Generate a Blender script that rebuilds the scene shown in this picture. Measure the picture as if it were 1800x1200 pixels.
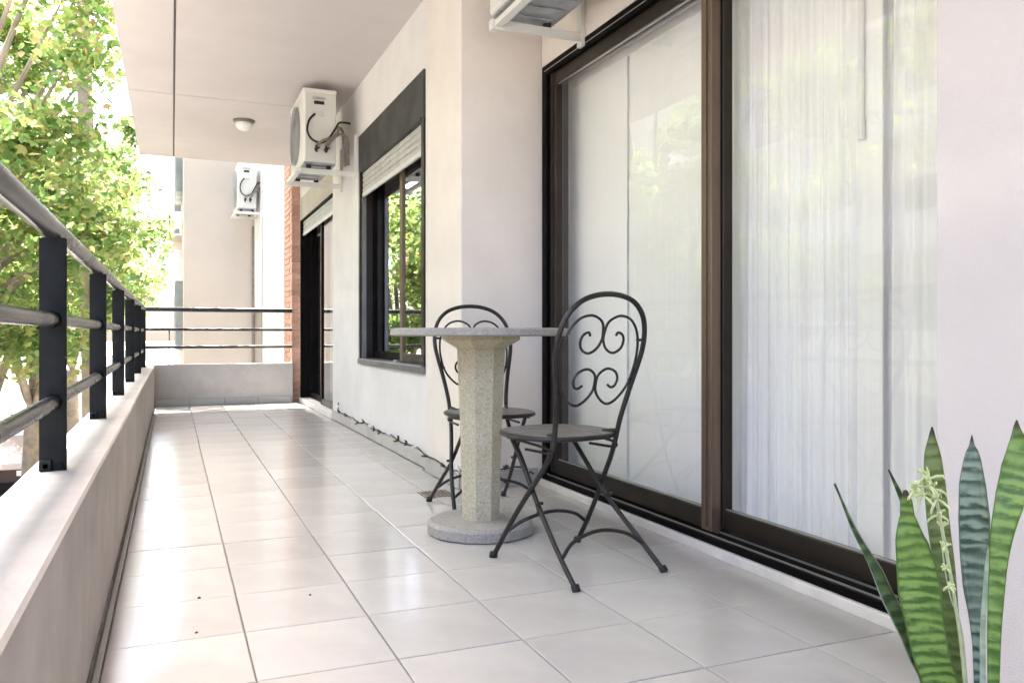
import bpy, math, random
import numpy as np
from mathutils import Vector, Matrix

random.seed(7)
np.random.seed(7)
S = bpy.context.scene
COL = S.collection
for o in list(bpy.data.objects):
    bpy.data.objects.remove(o, do_unlink=True)

# ------------------------------------------------------------------ camera, light, exposure
F_PX, YAW, Y0, CAM_H = 1430.0, 0.396, 586.0, 0.79
cam_d = bpy.data.cameras.new("camera")
cam = bpy.data.objects.new("camera", cam_d)
COL.objects.link(cam)
cam.location = (0, 0, CAM_H)
cam.rotation_euler = (math.radians(90), 0, -YAW)
cam_d.sensor_width = 36.0
cam_d.lens = F_PX / 1800 * 36
cam_d.shift_y = -(600 - Y0) / 1800
cam_d.clip_start = 0.05
cam_d.clip_end = 900
S.camera = cam

SUN_EL, SUN_AZ = math.radians(69), math.radians(-4)     # azimuth measured from +Y towards +X
world = bpy.data.worlds.new("World")
S.world = world
world.use_nodes = True
wn = world.node_tree
sky = wn.nodes.new("ShaderNodeTexSky")
sky.sky_type = 'NISHITA'
sky.sun_disc = False
sky.sun_elevation = SUN_EL
sky.sun_rotation = SUN_AZ
sky.air_density = 0.52
sky.dust_density = 5.2
sky.ozone_density = 0.6
wn.nodes["Background"].inputs[1].default_value = 0.15
wn.links.new(sky.outputs[0], wn.nodes["Background"].inputs[0])

sun_d = bpy.data.lights.new("sun", 'SUN')
sun_d.energy = 2.7
sun_d.angle = math.radians(0.53)
sun_d.color = (1.0, 0.95, 0.87)
sun = bpy.data.objects.new("sun", sun_d)
COL.objects.link(sun)
sd = Vector((math.sin(SUN_AZ) * math.cos(SUN_EL), math.cos(SUN_AZ) * math.cos(SUN_EL), math.sin(SUN_EL)))
sun.rotation_euler = (-sd).to_track_quat('-Z', 'Y').to_euler()
sun.location = (0, 20, 30)

S.view_settings.view_transform = 'Standard'
S.view_settings.look = 'None'
S.view_settings.gamma = 1.0
S.view_settings.use_curve_mapping = False
S.view_settings.exposure = 3.87
S.render.engine = 'CYCLES'
S.cycles.max_bounces = 10
S.cycles.diffuse_bounces = 6
S.cycles.glossy_bounces = 4
S.cycles.transmission_bounces = 6
S.cycles.transparent_max_bounces = 12
S.cycles.use_denoising = True
S.cycles.sample_clamp_indirect = 8

# ------------------------------------------------------------------ materials
def new_mat(name):
    m = bpy.data.materials.new(name)
    m.use_nodes = True
    return m, m.node_tree.nodes, m.node_tree.links, m.node_tree.nodes["Principled BSDF"]

def surf(name, col, rough=0.6, spec=0.5, metal=0.0, var=0.06, scale=6.0, bump=0.0, bscale=80.0,
         var2=0.0, scale2=1.0, tint=None, coat=0.0, objrand=0.0, stretch=None):
    """Procedural surface: base colour with two octaves of noise wear, optional bump."""
    m, N, L, B = new_mat(name)
    tc = N.new("ShaderNodeTexCoord")
    src = tc.outputs["Object"]
    if stretch:
        mp = N.new("ShaderNodeMapping")
        mp.inputs["Scale"].default_value = stretch
        L.new(src, mp.inputs[0])
        src = mp.outputs[0]
    nz = N.new("ShaderNodeTexNoise")
    nz.inputs["Scale"].default_value = scale
    nz.inputs["Detail"].default_value = 6
    nz.inputs["Roughness"].default_value = 0.6
    L.new(src, nz.inputs["Vector"])
    rp = N.new("ShaderNodeMapRange")
    rp.inputs[1].default_value = 0.3
    rp.inputs[2].default_value = 0.7
    L.new(nz.outputs["Fac"], rp.inputs[0])
    t = tint if tint else tuple(max(0, c * (1 - 2 * var)) for c in col)
    mx = N.new("ShaderNodeMixRGB")
    mx.inputs[1].default_value = (*[min(1, c * (1 + var)) for c in col], 1)
    mx.inputs[2].default_value = (*t, 1)
    L.new(rp.outputs[0], mx.inputs[0])
    out = mx.outputs[0]
    if var2 > 0:
        n2 = N.new("ShaderNodeTexNoise")
        n2.inputs["Scale"].default_value = scale2
        n2.inputs["Detail"].default_value = 3
        L.new(src, n2.inputs["Vector"])
        r2 = N.new("ShaderNodeMapRange")
        r2.inputs[1].default_value = 0.35
        r2.inputs[2].default_value = 0.65
        r2.inputs[3].default_value = 1 - var2
        r2.inputs[4].default_value = 1 + var2 * 0.5
        L.new(n2.outputs["Fac"], r2.inputs[0])
        hs = N.new("ShaderNodeHueSaturation")
        L.new(r2.outputs[0], hs.inputs["Value"])
        L.new(out, hs.inputs["Color"])
        out = hs.outputs[0]
    if objrand > 0:
        oi = N.new("ShaderNodeObjectInfo")
        r3 = N.new("ShaderNodeMapRange")
        r3.inputs[3].default_value = 1 - objrand
        r3.inputs[4].default_value = 1 + objrand
        L.new(oi.outputs["Random"], r3.inputs[0])
        hs = N.new("ShaderNodeHueSaturation")
        L.new(r3.outputs[0], hs.inputs["Value"])
        L.new(out, hs.inputs["Color"])
        out = hs.outputs[0]
    L.new(out, B.inputs["Base Color"])
    rr = N.new("ShaderNodeMapRange")
    rr.inputs[1].default_value = 0.3
    rr.inputs[2].default_value = 0.7
    rr.inputs[3].default_value = max(0.02, rough * 0.85)
    rr.inputs[4].default_value = min(1, rough * 1.15)
    L.new(nz.outputs["Fac"], rr.inputs[0])
    L.new(rr.outputs[0], B.inputs["Roughness"])
    B.inputs["Metallic"].default_value = metal
    B.inputs["Specular IOR Level"].default_value = spec
    B.inputs["Coat Weight"].default_value = coat
    if bump > 0:
        nb = N.new("ShaderNodeTexNoise")
        nb.inputs["Scale"].default_value = bscale
        nb.inputs["Detail"].default_value = 4
        L.new(src, nb.inputs["Vector"])
        bp = N.new("ShaderNodeBump")
        bp.inputs["Strength"].default_value = bump
        bp.inputs["Distance"].default_value = 0.01
        L.new(nb.outputs["Fac"], bp.inputs["Height"])
        L.new(bp.outputs[0], B.inputs["Normal"])
    return m

def glass_mat(name, tint=(0.99, 0.995, 0.992), boost=1.0):
    m, N, L, B = new_mat(name)
    N.remove(B)
    out = N["Material Output"]
    tr = N.new("ShaderNodeBsdfTransparent")
    tr.inputs[0].default_value = (*tint, 1)
    gl = N.new("ShaderNodeBsdfGlossy")
    gl.inputs["Roughness"].default_value = 0.0
    gl.inputs["Color"].default_value = (1, 1, 1, 1)
    fr = N.new("ShaderNodeFresnel")
    fr.inputs[0].default_value = 1.52
    geo = N.new("ShaderNodeNewGeometry")
    ml = N.new("ShaderNodeMath")
    ml.operation = 'MULTIPLY'
    inv = N.new("ShaderNodeMath")
    inv.operation = 'SUBTRACT'
    inv.inputs[0].default_value = 1.0
    L.new(geo.outputs["Backfacing"], inv.inputs[1])
    m2 = N.new("ShaderNodeMath")
    m2.operation = 'MULTIPLY'
    m2.inputs[1].default_value = boost
    L.new(fr.outputs[0], m2.inputs[0])
    L.new(m2.outputs[0], ml.inputs[0])
    L.new(inv.outputs[0], ml.inputs[1])
    mx = N.new("ShaderNodeMixShader")
    L.new(ml.outputs[0], mx.inputs[0])
    L.new(tr.outputs[0], mx.inputs[1])
    L.new(gl.outputs[0], mx.inputs[2])
    L.new(mx.outputs[0], out.inputs[0])
    return m

def leaf_mat(name, stops, trans=0.58, rough=0.45):
    m, N, L, B = new_mat(name)
    out = N["Material Output"]
    geo = N.new("ShaderNodeNewGeometry")
    cr = N.new("ShaderNodeValToRGB")
    el = cr.color_ramp.elements
    el[0].position, el[0].color = stops[0][0], (*stops[0][1], 1)
    el[1].position, el[1].color = stops[-1][0], (*stops[-1][1], 1)
    for p, c in stops[1:-1]:
        e = el.new(p)
        e.color = (*c, 1)
    L.new(geo.outputs["Random Per Island"], cr.inputs[0])
    L.new(cr.outputs[0], B.inputs["Base Color"])
    B.inputs["Roughness"].default_value = rough
    B.inputs["Specular IOR Level"].default_value = 0.35
    tl = N.new("ShaderNodeBsdfTranslucent")
    hs = N.new("ShaderNodeHueSaturation")
    hs.inputs["Saturation"].default_value = 0.95
    hs.inputs["Value"].default_value = 1.9
    L.new(cr.outputs[0], hs.inputs["Color"])
    L.new(hs.outputs[0], tl.inputs[0])
    mx = N.new("ShaderNodeMixShader")
    mx.inputs[0].default_value = trans
    L.new(B.outputs[0], mx.inputs[1])
    L.new(tl.outputs[0], mx.inputs[2])
    L.new(mx.outputs[0], out.inputs[0])
    return m

def cloth_mat(name, col, trans=0.35, weave=400.0):
    m, N, L, B = new_mat(name)
    out = N["Material Output"]
    tc = N.new("ShaderNodeTexCoord")
    mp = N.new("ShaderNodeMapping")
    mp.inputs["Scale"].default_value = (1, 60, 0.7)
    L.new(tc.outputs["Object"], mp.inputs[0])
    nz = N.new("ShaderNodeTexNoise")
    nz.inputs["Scale"].default_value = 2.0
    nz.inputs["Detail"].default_value = 4
    L.new(mp.outputs[0], nz.inputs["Vector"])
    rp = N.new("ShaderNodeMapRange")
    rp.inputs[1].default_value = 0.3
    rp.inputs[2].default_value = 0.7
    rp.inputs[3].default_value = 0.965
    rp.inputs[4].default_value = 1.015
    L.new(nz.outputs["Fac"], rp.inputs[0])
    hs = N.new("ShaderNodeHueSaturation")
    hs.inputs["Color"].default_value = (*col, 1)
    L.new(rp.outputs[0], hs.inputs["Value"])
    L.new(hs.outputs[0], B.inputs["Base Color"])
    B.inputs["Roughness"].default_value = 0.9
    B.inputs["Specular IOR Level"].default_value = 0.1
    tl = N.new("ShaderNodeBsdfTranslucent")
    L.new(hs.outputs[0], tl.inputs[0])
    mx = N.new("ShaderNodeMixShader")
    mx.inputs[0].default_value = trans
    L.new(B.outputs[0], mx.inputs[1])
    L.new(tl.outputs[0], mx.inputs[2])
    L.new(mx.outputs[0], out.inputs[0])
    return m

def speckle_mat(name, base, dark, light, scale=140.0, rough=0.85, bump=0.25, wear=(0.0, 0.0, 0.0), wear_amt=0.0):
    """Cast stone: pebbly voronoi grains of three tones with pitted bump."""
    m, N, L, B = new_mat(name)
    tc = N.new("ShaderNodeTexCoord")
    vo = N.new("ShaderNodeTexVoronoi")
    vo.inputs["Scale"].default_value = scale
    L.new(tc.outputs["Object"], vo.inputs["Vector"])
    sep = N.new("ShaderNodeSeparateColor")
    L.new(vo.outputs["Color"], sep.inputs[0])
    cr = N.new("ShaderNodeValToRGB")
    el = cr.color_ramp.elements
    el[0].position, el[0].color = 0.0, (*dark, 1)
    el[1].position, el[1].color = 1.0, (*light, 1)
    e = el.new(0.28); e.color = (*base, 1)
    e = el.new(0.75); e.color = (*[c * 1.08 for c in base], 1)
    L.new(sep.outputs[0], cr.inputs[0])
    nz = N.new("ShaderNodeTexNoise")
    nz.inputs["Scale"].default_value = 7
    nz.inputs["Detail"].default_value = 5
    L.new(tc.outputs["Object"], nz.inputs["Vector"])
    rp = N.new("ShaderNodeMapRange")
    rp.inputs[1].default_value = 0.45
    rp.inputs[2].default_value = 0.7
    rp.inputs[3].default_value = 0
    rp.inputs[4].default_value = wear_amt
    L.new(nz.outputs["Fac"], rp.inputs[0])
    mx = N.new("ShaderNodeMixRGB")
    mx.inputs[2].default_value = (*wear, 1)
    L.new(rp.outputs[0], mx.inputs[0])
    L.new(cr.outputs[0], mx.inputs[1])
    L.new(mx.outputs[0], B.inputs["Base Color"])
    B.inputs["Roughness"].default_value = rough
    nb = N.new("ShaderNodeTexNoise")
    nb.inputs["Scale"].default_value = scale * 0.7
    nb.inputs["Detail"].default_value = 5
    L.new(tc.outputs["Object"], nb.inputs["Vector"])
    bp = N.new("ShaderNodeBump")
    bp.inputs["Strength"].default_value = bump
    bp.inputs["Distance"].default_value = 0.006
    L.new(nb.outputs["Fac"], bp.inputs["Height"])
    L.new(bp.outputs[0], B.inputs["Normal"])
    return m

def snake_mat(name, dark, light, edge=None, freq=55.0, mixbias=0.5):
    """Banded snake-plant leaf: wavy cross bands along the leaf (uv.y), pale or dark along edges (uv.x)."""
    m, N, L, B = new_mat(name)
    uv = N.new("ShaderNodeUVMap")
    sp = N.new("ShaderNodeSeparateXYZ")
    L.new(uv.outputs[0], sp.inputs[0])
    tc = N.new("ShaderNodeTexCoord")
    nz = N.new("ShaderNodeTexNoise")
    nz.inputs["Scale"].default_value = 30
    nz.inputs["Detail"].default_value = 4
    mp = N.new("ShaderNodeMapping")
    mp.inputs["Scale"].default_value = (1.0, 1.0, 2.4)
    L.new(tc.outputs["Object"], mp.inputs[0])
    L.new(mp.outputs[0], nz.inputs["Vector"])
    # v = uv.y*freq + noise
    a = N.new("ShaderNodeMath"); a.operation = 'MULTIPLY'; a.inputs[1].default_value = freq
    L.new(sp.outputs[1], a.inputs[0])
    b = N.new("ShaderNodeMath"); b.operation = 'MULTIPLY_ADD'
    b.inputs[1].default_value = 9.0
    L.new(nz.outputs["Fac"], b.inputs[0])
    L.new(a.outputs[0], b.inputs[2])
    s = N.new("ShaderNodeMath"); s.operation = 'SINE'
    L.new(b.outputs[0], s.inputs[0])
    n2 = N.new("ShaderNodeTexNoise")
    n2.inputs["Scale"].default_value = 60
    n2.inputs["Detail"].default_value = 5
    L.new(mp.outputs[0], n2.inputs["Vector"])
    ad = N.new("ShaderNodeMath"); ad.operation = 'MULTIPLY_ADD'
    ad.inputs[1].default_value = 2.2
    L.new(n2.outputs["Fac"], ad.inputs[0])
    L.new(s.outputs[0], ad.inputs[2])
    rp = N.new("ShaderNodeMapRange")
    rp.inputs[1].default_value = 0.15 + mixbias
    rp.inputs[2].default_value = 1.65 + mixbias
    # bands fade in and out along the leaf, and fine streaks follow its length
    n3 = N.new("ShaderNodeTexNoise")
    n3.inputs["Scale"].default_value = 17
    n3.inputs["Detail"].default_value = 3
    L.new(tc.outputs["Object"], n3.inputs["Vector"])
    r3 = N.new("ShaderNodeMapRange")
    r3.inputs[1].default_value = 0.35
    r3.inputs[2].default_value = 0.65
    r3.inputs[3].default_value = 0.35
    r3.inputs[4].default_value = 1.15
    L.new(n3.outputs["Fac"], r3.inputs[0])
    fade = N.new("ShaderNodeMath"); fade.operation = 'MULTIPLY'
    L.new(s.outputs[0], fade.inputs[0])
    L.new(r3.outputs[0], fade.inputs[1])
    L.new(fade.outputs[0], ad.inputs[2])
    ms = N.new("ShaderNodeMapping")
    ms.inputs["Scale"].default_value = (22, 2.2, 1)
    L.new(uv.outputs[0], ms.inputs[0])
    n4 = N.new("ShaderNodeTexNoise")
    n4.inputs["Scale"].default_value = 2.0
    n4.inputs["Detail"].default_value = 4
    L.new(ms.outputs[0], n4.inputs["Vector"])
    st = N.new("ShaderNodeMath"); st.operation = 'MULTIPLY_ADD'
    st.inputs[1].default_value = 1.1
    L.new(n4.outputs["Fac"], st.inputs[0])
    L.new(ad.outputs[0], st.inputs[2])
    s5 = N.new("ShaderNodeMath"); s5.operation = 'SUBTRACT'; s5.inputs[1].default_value = 0.5
    L.new(st.outputs[0], s5.inputs[0])
    L.new(s5.outputs[0], rp.inputs[0])
    mx = N.new("ShaderNodeMixRGB")
    mx.inputs[1].default_value = (*dark, 1)
    mx.inputs[2].default_value = (*light, 1)
    L.new(rp.outputs[0], mx.inputs[0])
    col = mx.outputs[0]
    if edge:
        e1 = N.new("ShaderNodeMath"); e1.operation = 'SUBTRACT'; e1.inputs[1].default_value = 0.5
        L.new(sp.outputs[0], e1.inputs[0])
        e2 = N.new("ShaderNodeMath"); e2.operation = 'ABSOLUTE'
        L.new(e1.outputs[0], e2.inputs[0])
        e3 = N.new("ShaderNodeMapRange")
        e3.inputs[1].default_value = 0.43
        e3.inputs[2].default_value = 0.48
        L.new(e2.outputs[0], e3.inputs[0])
        m2 = N.new("ShaderNodeMixRGB")
        m2.inputs[2].default_value = (*edge, 1)
        L.new(e3.outputs[0], m2.inputs[0])
        L.new(col, m2.inputs[1])
        col = m2.outputs[0]
    # dry brown tip
    t1 = N.new("ShaderNodeMapRange")
    t1.inputs[1].default_value = 0.955
    t1.inputs[2].default_value = 0.985
    L.new(sp.outputs[1], t1.inputs[0])
    m3 = N.new("ShaderNodeMixRGB")
    m3.inputs[2].default_value = (0.045, 0.035, 0.025, 1)
    L.new(t1.outputs[0], m3.inputs[0])
    L.new(col, m3.inputs[1])
    L.new(m3.outputs[0], B.inputs["Base Color"])
    B.inputs["Roughness"].default_value = 0.38
    B.inputs["Specular IOR Level"].default_value = 0.45
    bp = N.new("ShaderNodeBump")
    bp.inputs["Strength"].default_value = 0.25
    bp.inputs["Distance"].default_value = 0.004
    L.new(n2.outputs["Fac"], bp.inputs["Height"])
    L.new(bp.outputs[0], B.inputs["Normal"])
    return m

M = dict(
    wall=surf("cream_plaster", (0.77, 0.71, 0.65), 0.85, 0.2, var=0.03, scale=3, bump=0.3, bscale=220, var2=0.05, scale2=1.2),
    wall_cool=surf("pale_plaster", (0.745, 0.722, 0.70), 0.85, 0.2, var=0.03, scale=3, bump=0.3, bscale=220, var2=0.05, scale2=1.1),
    pier=surf("white_plaster", (0.62, 0.57, 0.555), 0.85, 0.2, var=0.03, scale=3, bump=0.2, bscale=260, var2=0.03, scale2=1.5),
    ceil=surf("ceiling_paint", (0.54, 0.505, 0.49), 0.8, 0.25, var=0.02, scale=2, bump=0.06, bscale=120, var2=0.04, scale2=0.8),
    slab=surf("slab_concrete", (0.12, 0.11, 0.10), 0.9, 0.2),
    parapet=surf("parapet_render", (0.47, 0.435, 0.41), 0.8, 0.25, var=0.06, scale=5, bump=0.2, bscale=90, var2=0.10, scale2=1.4),
    grout=surf("tile_grout", (0.25, 0.23, 0.205), 0.9, 0.2, var=0.25, scale=9),
    tile=surf("glazed_tile", (0.48, 0.456, 0.43), 0.15, 0.22, var=0.04, scale=5, bump=0.03, bscale=35, objrand=0.055, var2=0.08, scale2=2.2),
    step=surf("marble_step", (0.74, 0.70, 0.66), 0.5, 0.4, var=0.06, scale=10),
    bronze=surf("bronze_aluminium", (0.026, 0.018, 0.013), 0.38, 0.35, metal=0.2, var=0.08, scale=8),
    bronze_l=surf("lit_bronze", (0.16, 0.112, 0.08), 0.42, 0.5, metal=0.4, var=0.10, scale=5, stretch=(6, 6, 0.3)),  # lighter bronze copy: light on the stiles put into the colour
    black=surf("black_aluminium", (0.007, 0.006, 0.006), 0.5, 0.04, metal=0.2, var=0.1),
    alu=surf("bare_aluminium", (0.55, 0.53, 0.51), 0.35, 0.5, metal=0.8),
    grey_alu=surf("grey_aluminium", (0.20, 0.20, 0.205), 0.4, 0.5, metal=0.5, var=0.06),
    shutter_box=surf("charcoal_box", (0.032, 0.030, 0.032), 0.5, 0.5, var=0.15, scale=4, bump=0.05),
    shutter=surf("grey_shutter_slat", (0.48, 0.47, 0.45), 0.5, 0.4, var=0.06, scale=12),
    shutter_trim=surf("pale_shutter_trim", (0.66, 0.65, 0.63), 0.45, 0.4),
    olive=surf("olive_beige_panel", (0.47, 0.44, 0.36), 0.75, 0.3, var=0.05, scale=3),
    rail=surf("graphite_paint", (0.014, 0.015, 0.017), 0.26, 0.5, metal=0.0, var=0.06, scale=3),
    post=surf("dark_blue_grey_paint", (0.006, 0.0073, 0.008), 0.45, 0.12, var=0.15, scale=20, bump=0.08, bscale=50),
    iron=surf("black_iron", (0.026, 0.024, 0.023), 0.42, 0.45, metal=0.2, var=0.2, scale=40, bump=0.1, bscale=120),
    seat=surf("grey_iron_sheet", (0.22, 0.20, 0.185), 0.5, 0.4, metal=0.1, var=0.15, scale=25, bump=0.08, bscale=90),
    ac=surf("white_casing", (0.70, 0.69, 0.65), 0.45, 0.4, var=0.03, scale=4, var2=0.04),
    ac_side=surf("pale_grey_casing", (0.62, 0.62, 0.57), 0.5, 0.4, var=0.05, scale=4, var2=0.06),
    ac_dark=surf("grille_grey", (0.33, 0.33, 0.325), 0.5, 0.4),
    ac_bottom=surf("galvanised_tray", (0.38, 0.40, 0.42), 0.45, 0.5, metal=0.4, var=0.15, scale=12),
    rubber=surf("black_rubber", (0.02, 0.02, 0.02), 0.6, 0.3),
    insul=surf("tan_pipe_wrap", (0.24, 0.20, 0.17), 0.7, 0.3, var=0.15, scale=20),
    label=surf("silver_label", (0.42, 0.42, 0.40), 0.5, 0.4, var=0.2, scale=60),
    opal=surf("opal_glass", (0.78, 0.77, 0.72), 0.3, 0.5),
    lamp=surf("lamp_base", (0.18, 0.16, 0.13), 0.4, 0.5, metal=0.5),
    white=surf("white_paint", (0.80, 0.79, 0.77), 0.6, 0.3, var=0.03),
    cream=surf("cream_render", (0.52, 0.46, 0.41), 0.85, 0.2, var=0.03, scale=1.5, var2=0.05, scale2=0.5),
    brick=surf("red_brick", (0.52, 0.31, 0.235), 0.85, 0.2, var=0.12, scale=30, bump=0.3, bscale=90, objrand=0.18),
    mortar=surf("brick_mortar", (0.52, 0.38, 0.31), 0.95, 0.1, var=0.1, scale=30),
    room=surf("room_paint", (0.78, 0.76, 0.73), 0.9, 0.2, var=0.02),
    room_d=surf("shaded_room_paint", (0.25, 0.23, 0.21), 0.9, 0.2, var=0.05),  # darker copy of the room paint: unlit interior put into the colour
    pane=glass_mat("clear_pane", boost=1.05),
    pane_d=glass_mat("window_pane", tint=(0.75, 0.80, 0.77), boost=2.0),
    sheer=cloth_mat("sheer_fabric", (0.92, 0.915, 0.90), 0.05),
    panel_cloth=cloth_mat("panel_fabric", (0.92, 0.91, 0.89), 0.05),
    plastic_w=surf("white_plastic", (0.80, 0.79, 0.77), 0.35, 0.5, var=0.02),
    stone=speckle_mat("cast_stone", (0.46, 0.415, 0.30), (0.36, 0.32, 0.225), (0.56, 0.515, 0.40), 150, wear=(0.36, 0.325, 0.19), wear_amt=0.45),
    stone_g=speckle_mat("grey_cast_stone", (0.31, 0.29, 0.265), (0.25, 0.235, 0.215), (0.38, 0.36, 0.33), 170, wear=(0.24, 0.225, 0.20), wear_amt=0.5),
    terracotta=surf("terracotta", (0.36, 0.16, 0.09), 0.8, 0.3, var=0.12, scale=12, bump=0.1),
    soil=surf("soil", (0.05, 0.035, 0.025), 0.95, 0.1, var=0.4, scale=50, bump=0.8, bscale=70),
    leaf_bright=snake_mat("bright_banded_leaf", (0.050, 0.11, 0.020), (0.175, 0.285, 0.065), edge=(0.075, 0.15, 0.03), freq=165, mixbias=0.15),
    leaf_olive=snake_mat("olive_banded_leaf", (0.06, 0.095, 0.024), (0.15, 0.19, 0.06), edge=(0.13, 0.19, 0.06), freq=160, mixbias=0.1),
    leaf_silver=snake_mat("silver_banded_leaf", (0.042, 0.075, 0.054), (0.24, 0.31, 0.235), edge=(0.10, 0.16, 0.10), freq=170, mixbias=0.2),
    leaf_dark=snake_mat("dark_banded_leaf", (0.02, 0.05, 0.014), (0.085, 0.14, 0.05), edge=(0.30, 0.36, 0.27), freq=110, mixbias=0.4),
    leaf_pale=snake_mat("pale_leaf", (0.33, 0.42, 0.30), (0.50, 0.58, 0.45), freq=40, mixbias=0.3),
    petal=surf("cream_petal", (0.50, 0.56, 0.27), 0.6, 0.3, var=0.08, scale=60),
    stem=surf("pale_stem", (0.40, 0.43, 0.26), 0.6, 0.3, var=0.1, scale=40),
    bark=surf("mottled_bark", (0.30, 0.255, 0.20), 0.9, 0.2, var=0.2, scale=4, bump=0.4, bscale=14, tint=(0.17, 0.145, 0.11), var2=0.2, scale2=1.5),
    asphalt=surf("asphalt", (0.055, 0.055, 0.055), 0.9, 0.2, var=0.15, scale=3, bump=0.2, bscale=40, var2=0.15, scale2=0.3),
    paving=surf("paving", (0.46, 0.43, 0.39), 0.9, 0.2, var=0.1, scale=1.2, bump=0.2, bscale=20, var2=0.15, scale2=0.4),
    earth=surf("earth", (0.16, 0.15, 0.11), 0.95, 0.1, var=0.2, scale=0.2),
    kerb=surf("kerb_stone", (0.34, 0.33, 0.31), 0.9, 0.2, var=0.12, scale=4),
    facade_a=surf("pale_render", (0.74, 0.70, 0.63), 0.9, 0.2, var=0.05, scale=0.6, var2=0.06, scale2=0.2),
    facade_b=surf("grey_render", (0.55, 0.54, 0.52), 0.9, 0.2, var=0.05, scale=0.6, var2=0.06, scale2=0.2),
    win_dark=surf("dark_window_glass", (0.03, 0.035, 0.04), 0.06, 0.6, var=0.1),
    bay_glass=surf("dull_bay_glass", (0.30, 0.33, 0.33), 0.5, 0.2, var=0.2, scale=2),
    tyre=surf("tyre_rubber", (0.02, 0.02, 0.02), 0.8, 0.2),
    car_white=surf("white_car_paint", (0.75, 0.75, 0.74), 0.25, 0.5, coat=0.6, var=0.02),
    car_brown=surf("brown_car_paint", (0.045, 0.03, 0.022), 0.5, 0.3, coat=0.1, var=0.05),
    car_grey=surf("silver_car_paint", (0.35, 0.36, 0.37), 0.3, 0.5, metal=0.4, coat=0.6, var=0.03),
    lamp_red=surf("red_lens", (0.45, 0.02, 0.015), 0.2, 0.5),
    lamp_clear=surf("clear_lens", (0.75, 0.75, 0.72), 0.15, 0.5),
    crumb=surf("dry_leaf", (0.09, 0.055, 0.03), 0.8, 0.2, var=0.3, scale=60),
    cord=surf("dark_cord", (0.05, 0.045, 0.035), 0.6, 0.3, var=0.3, scale=40),
    sunlit_panel=surf("sunlit_white", (0.84, 0.83, 0.81), 0.9, 0.1, var=0.02),  # white of the sunlit wall patch, sunlight put into the colour
)
M["foliage_a"] = leaf_mat("plane_leaf", [(0.0, (0.06, 0.13, 0.028)), (0.35, (0.13, 0.205, 0.058)), (0.72, (0.22, 0.28, 0.085)),
                                          (0.93, (0.27, 0.26, 0.08)), (1.0, (0.26, 0.17, 0.08))])
M["foliage_b"] = leaf_mat("dark_plane_leaf", [(0.0, (0.045, 0.10, 0.035)), (0.5, (0.095, 0.16, 0.04)), (0.9, (0.14, 0.19, 0.03)),
                                               (1.0, (0.22, 0.19, 0.05))])

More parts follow.
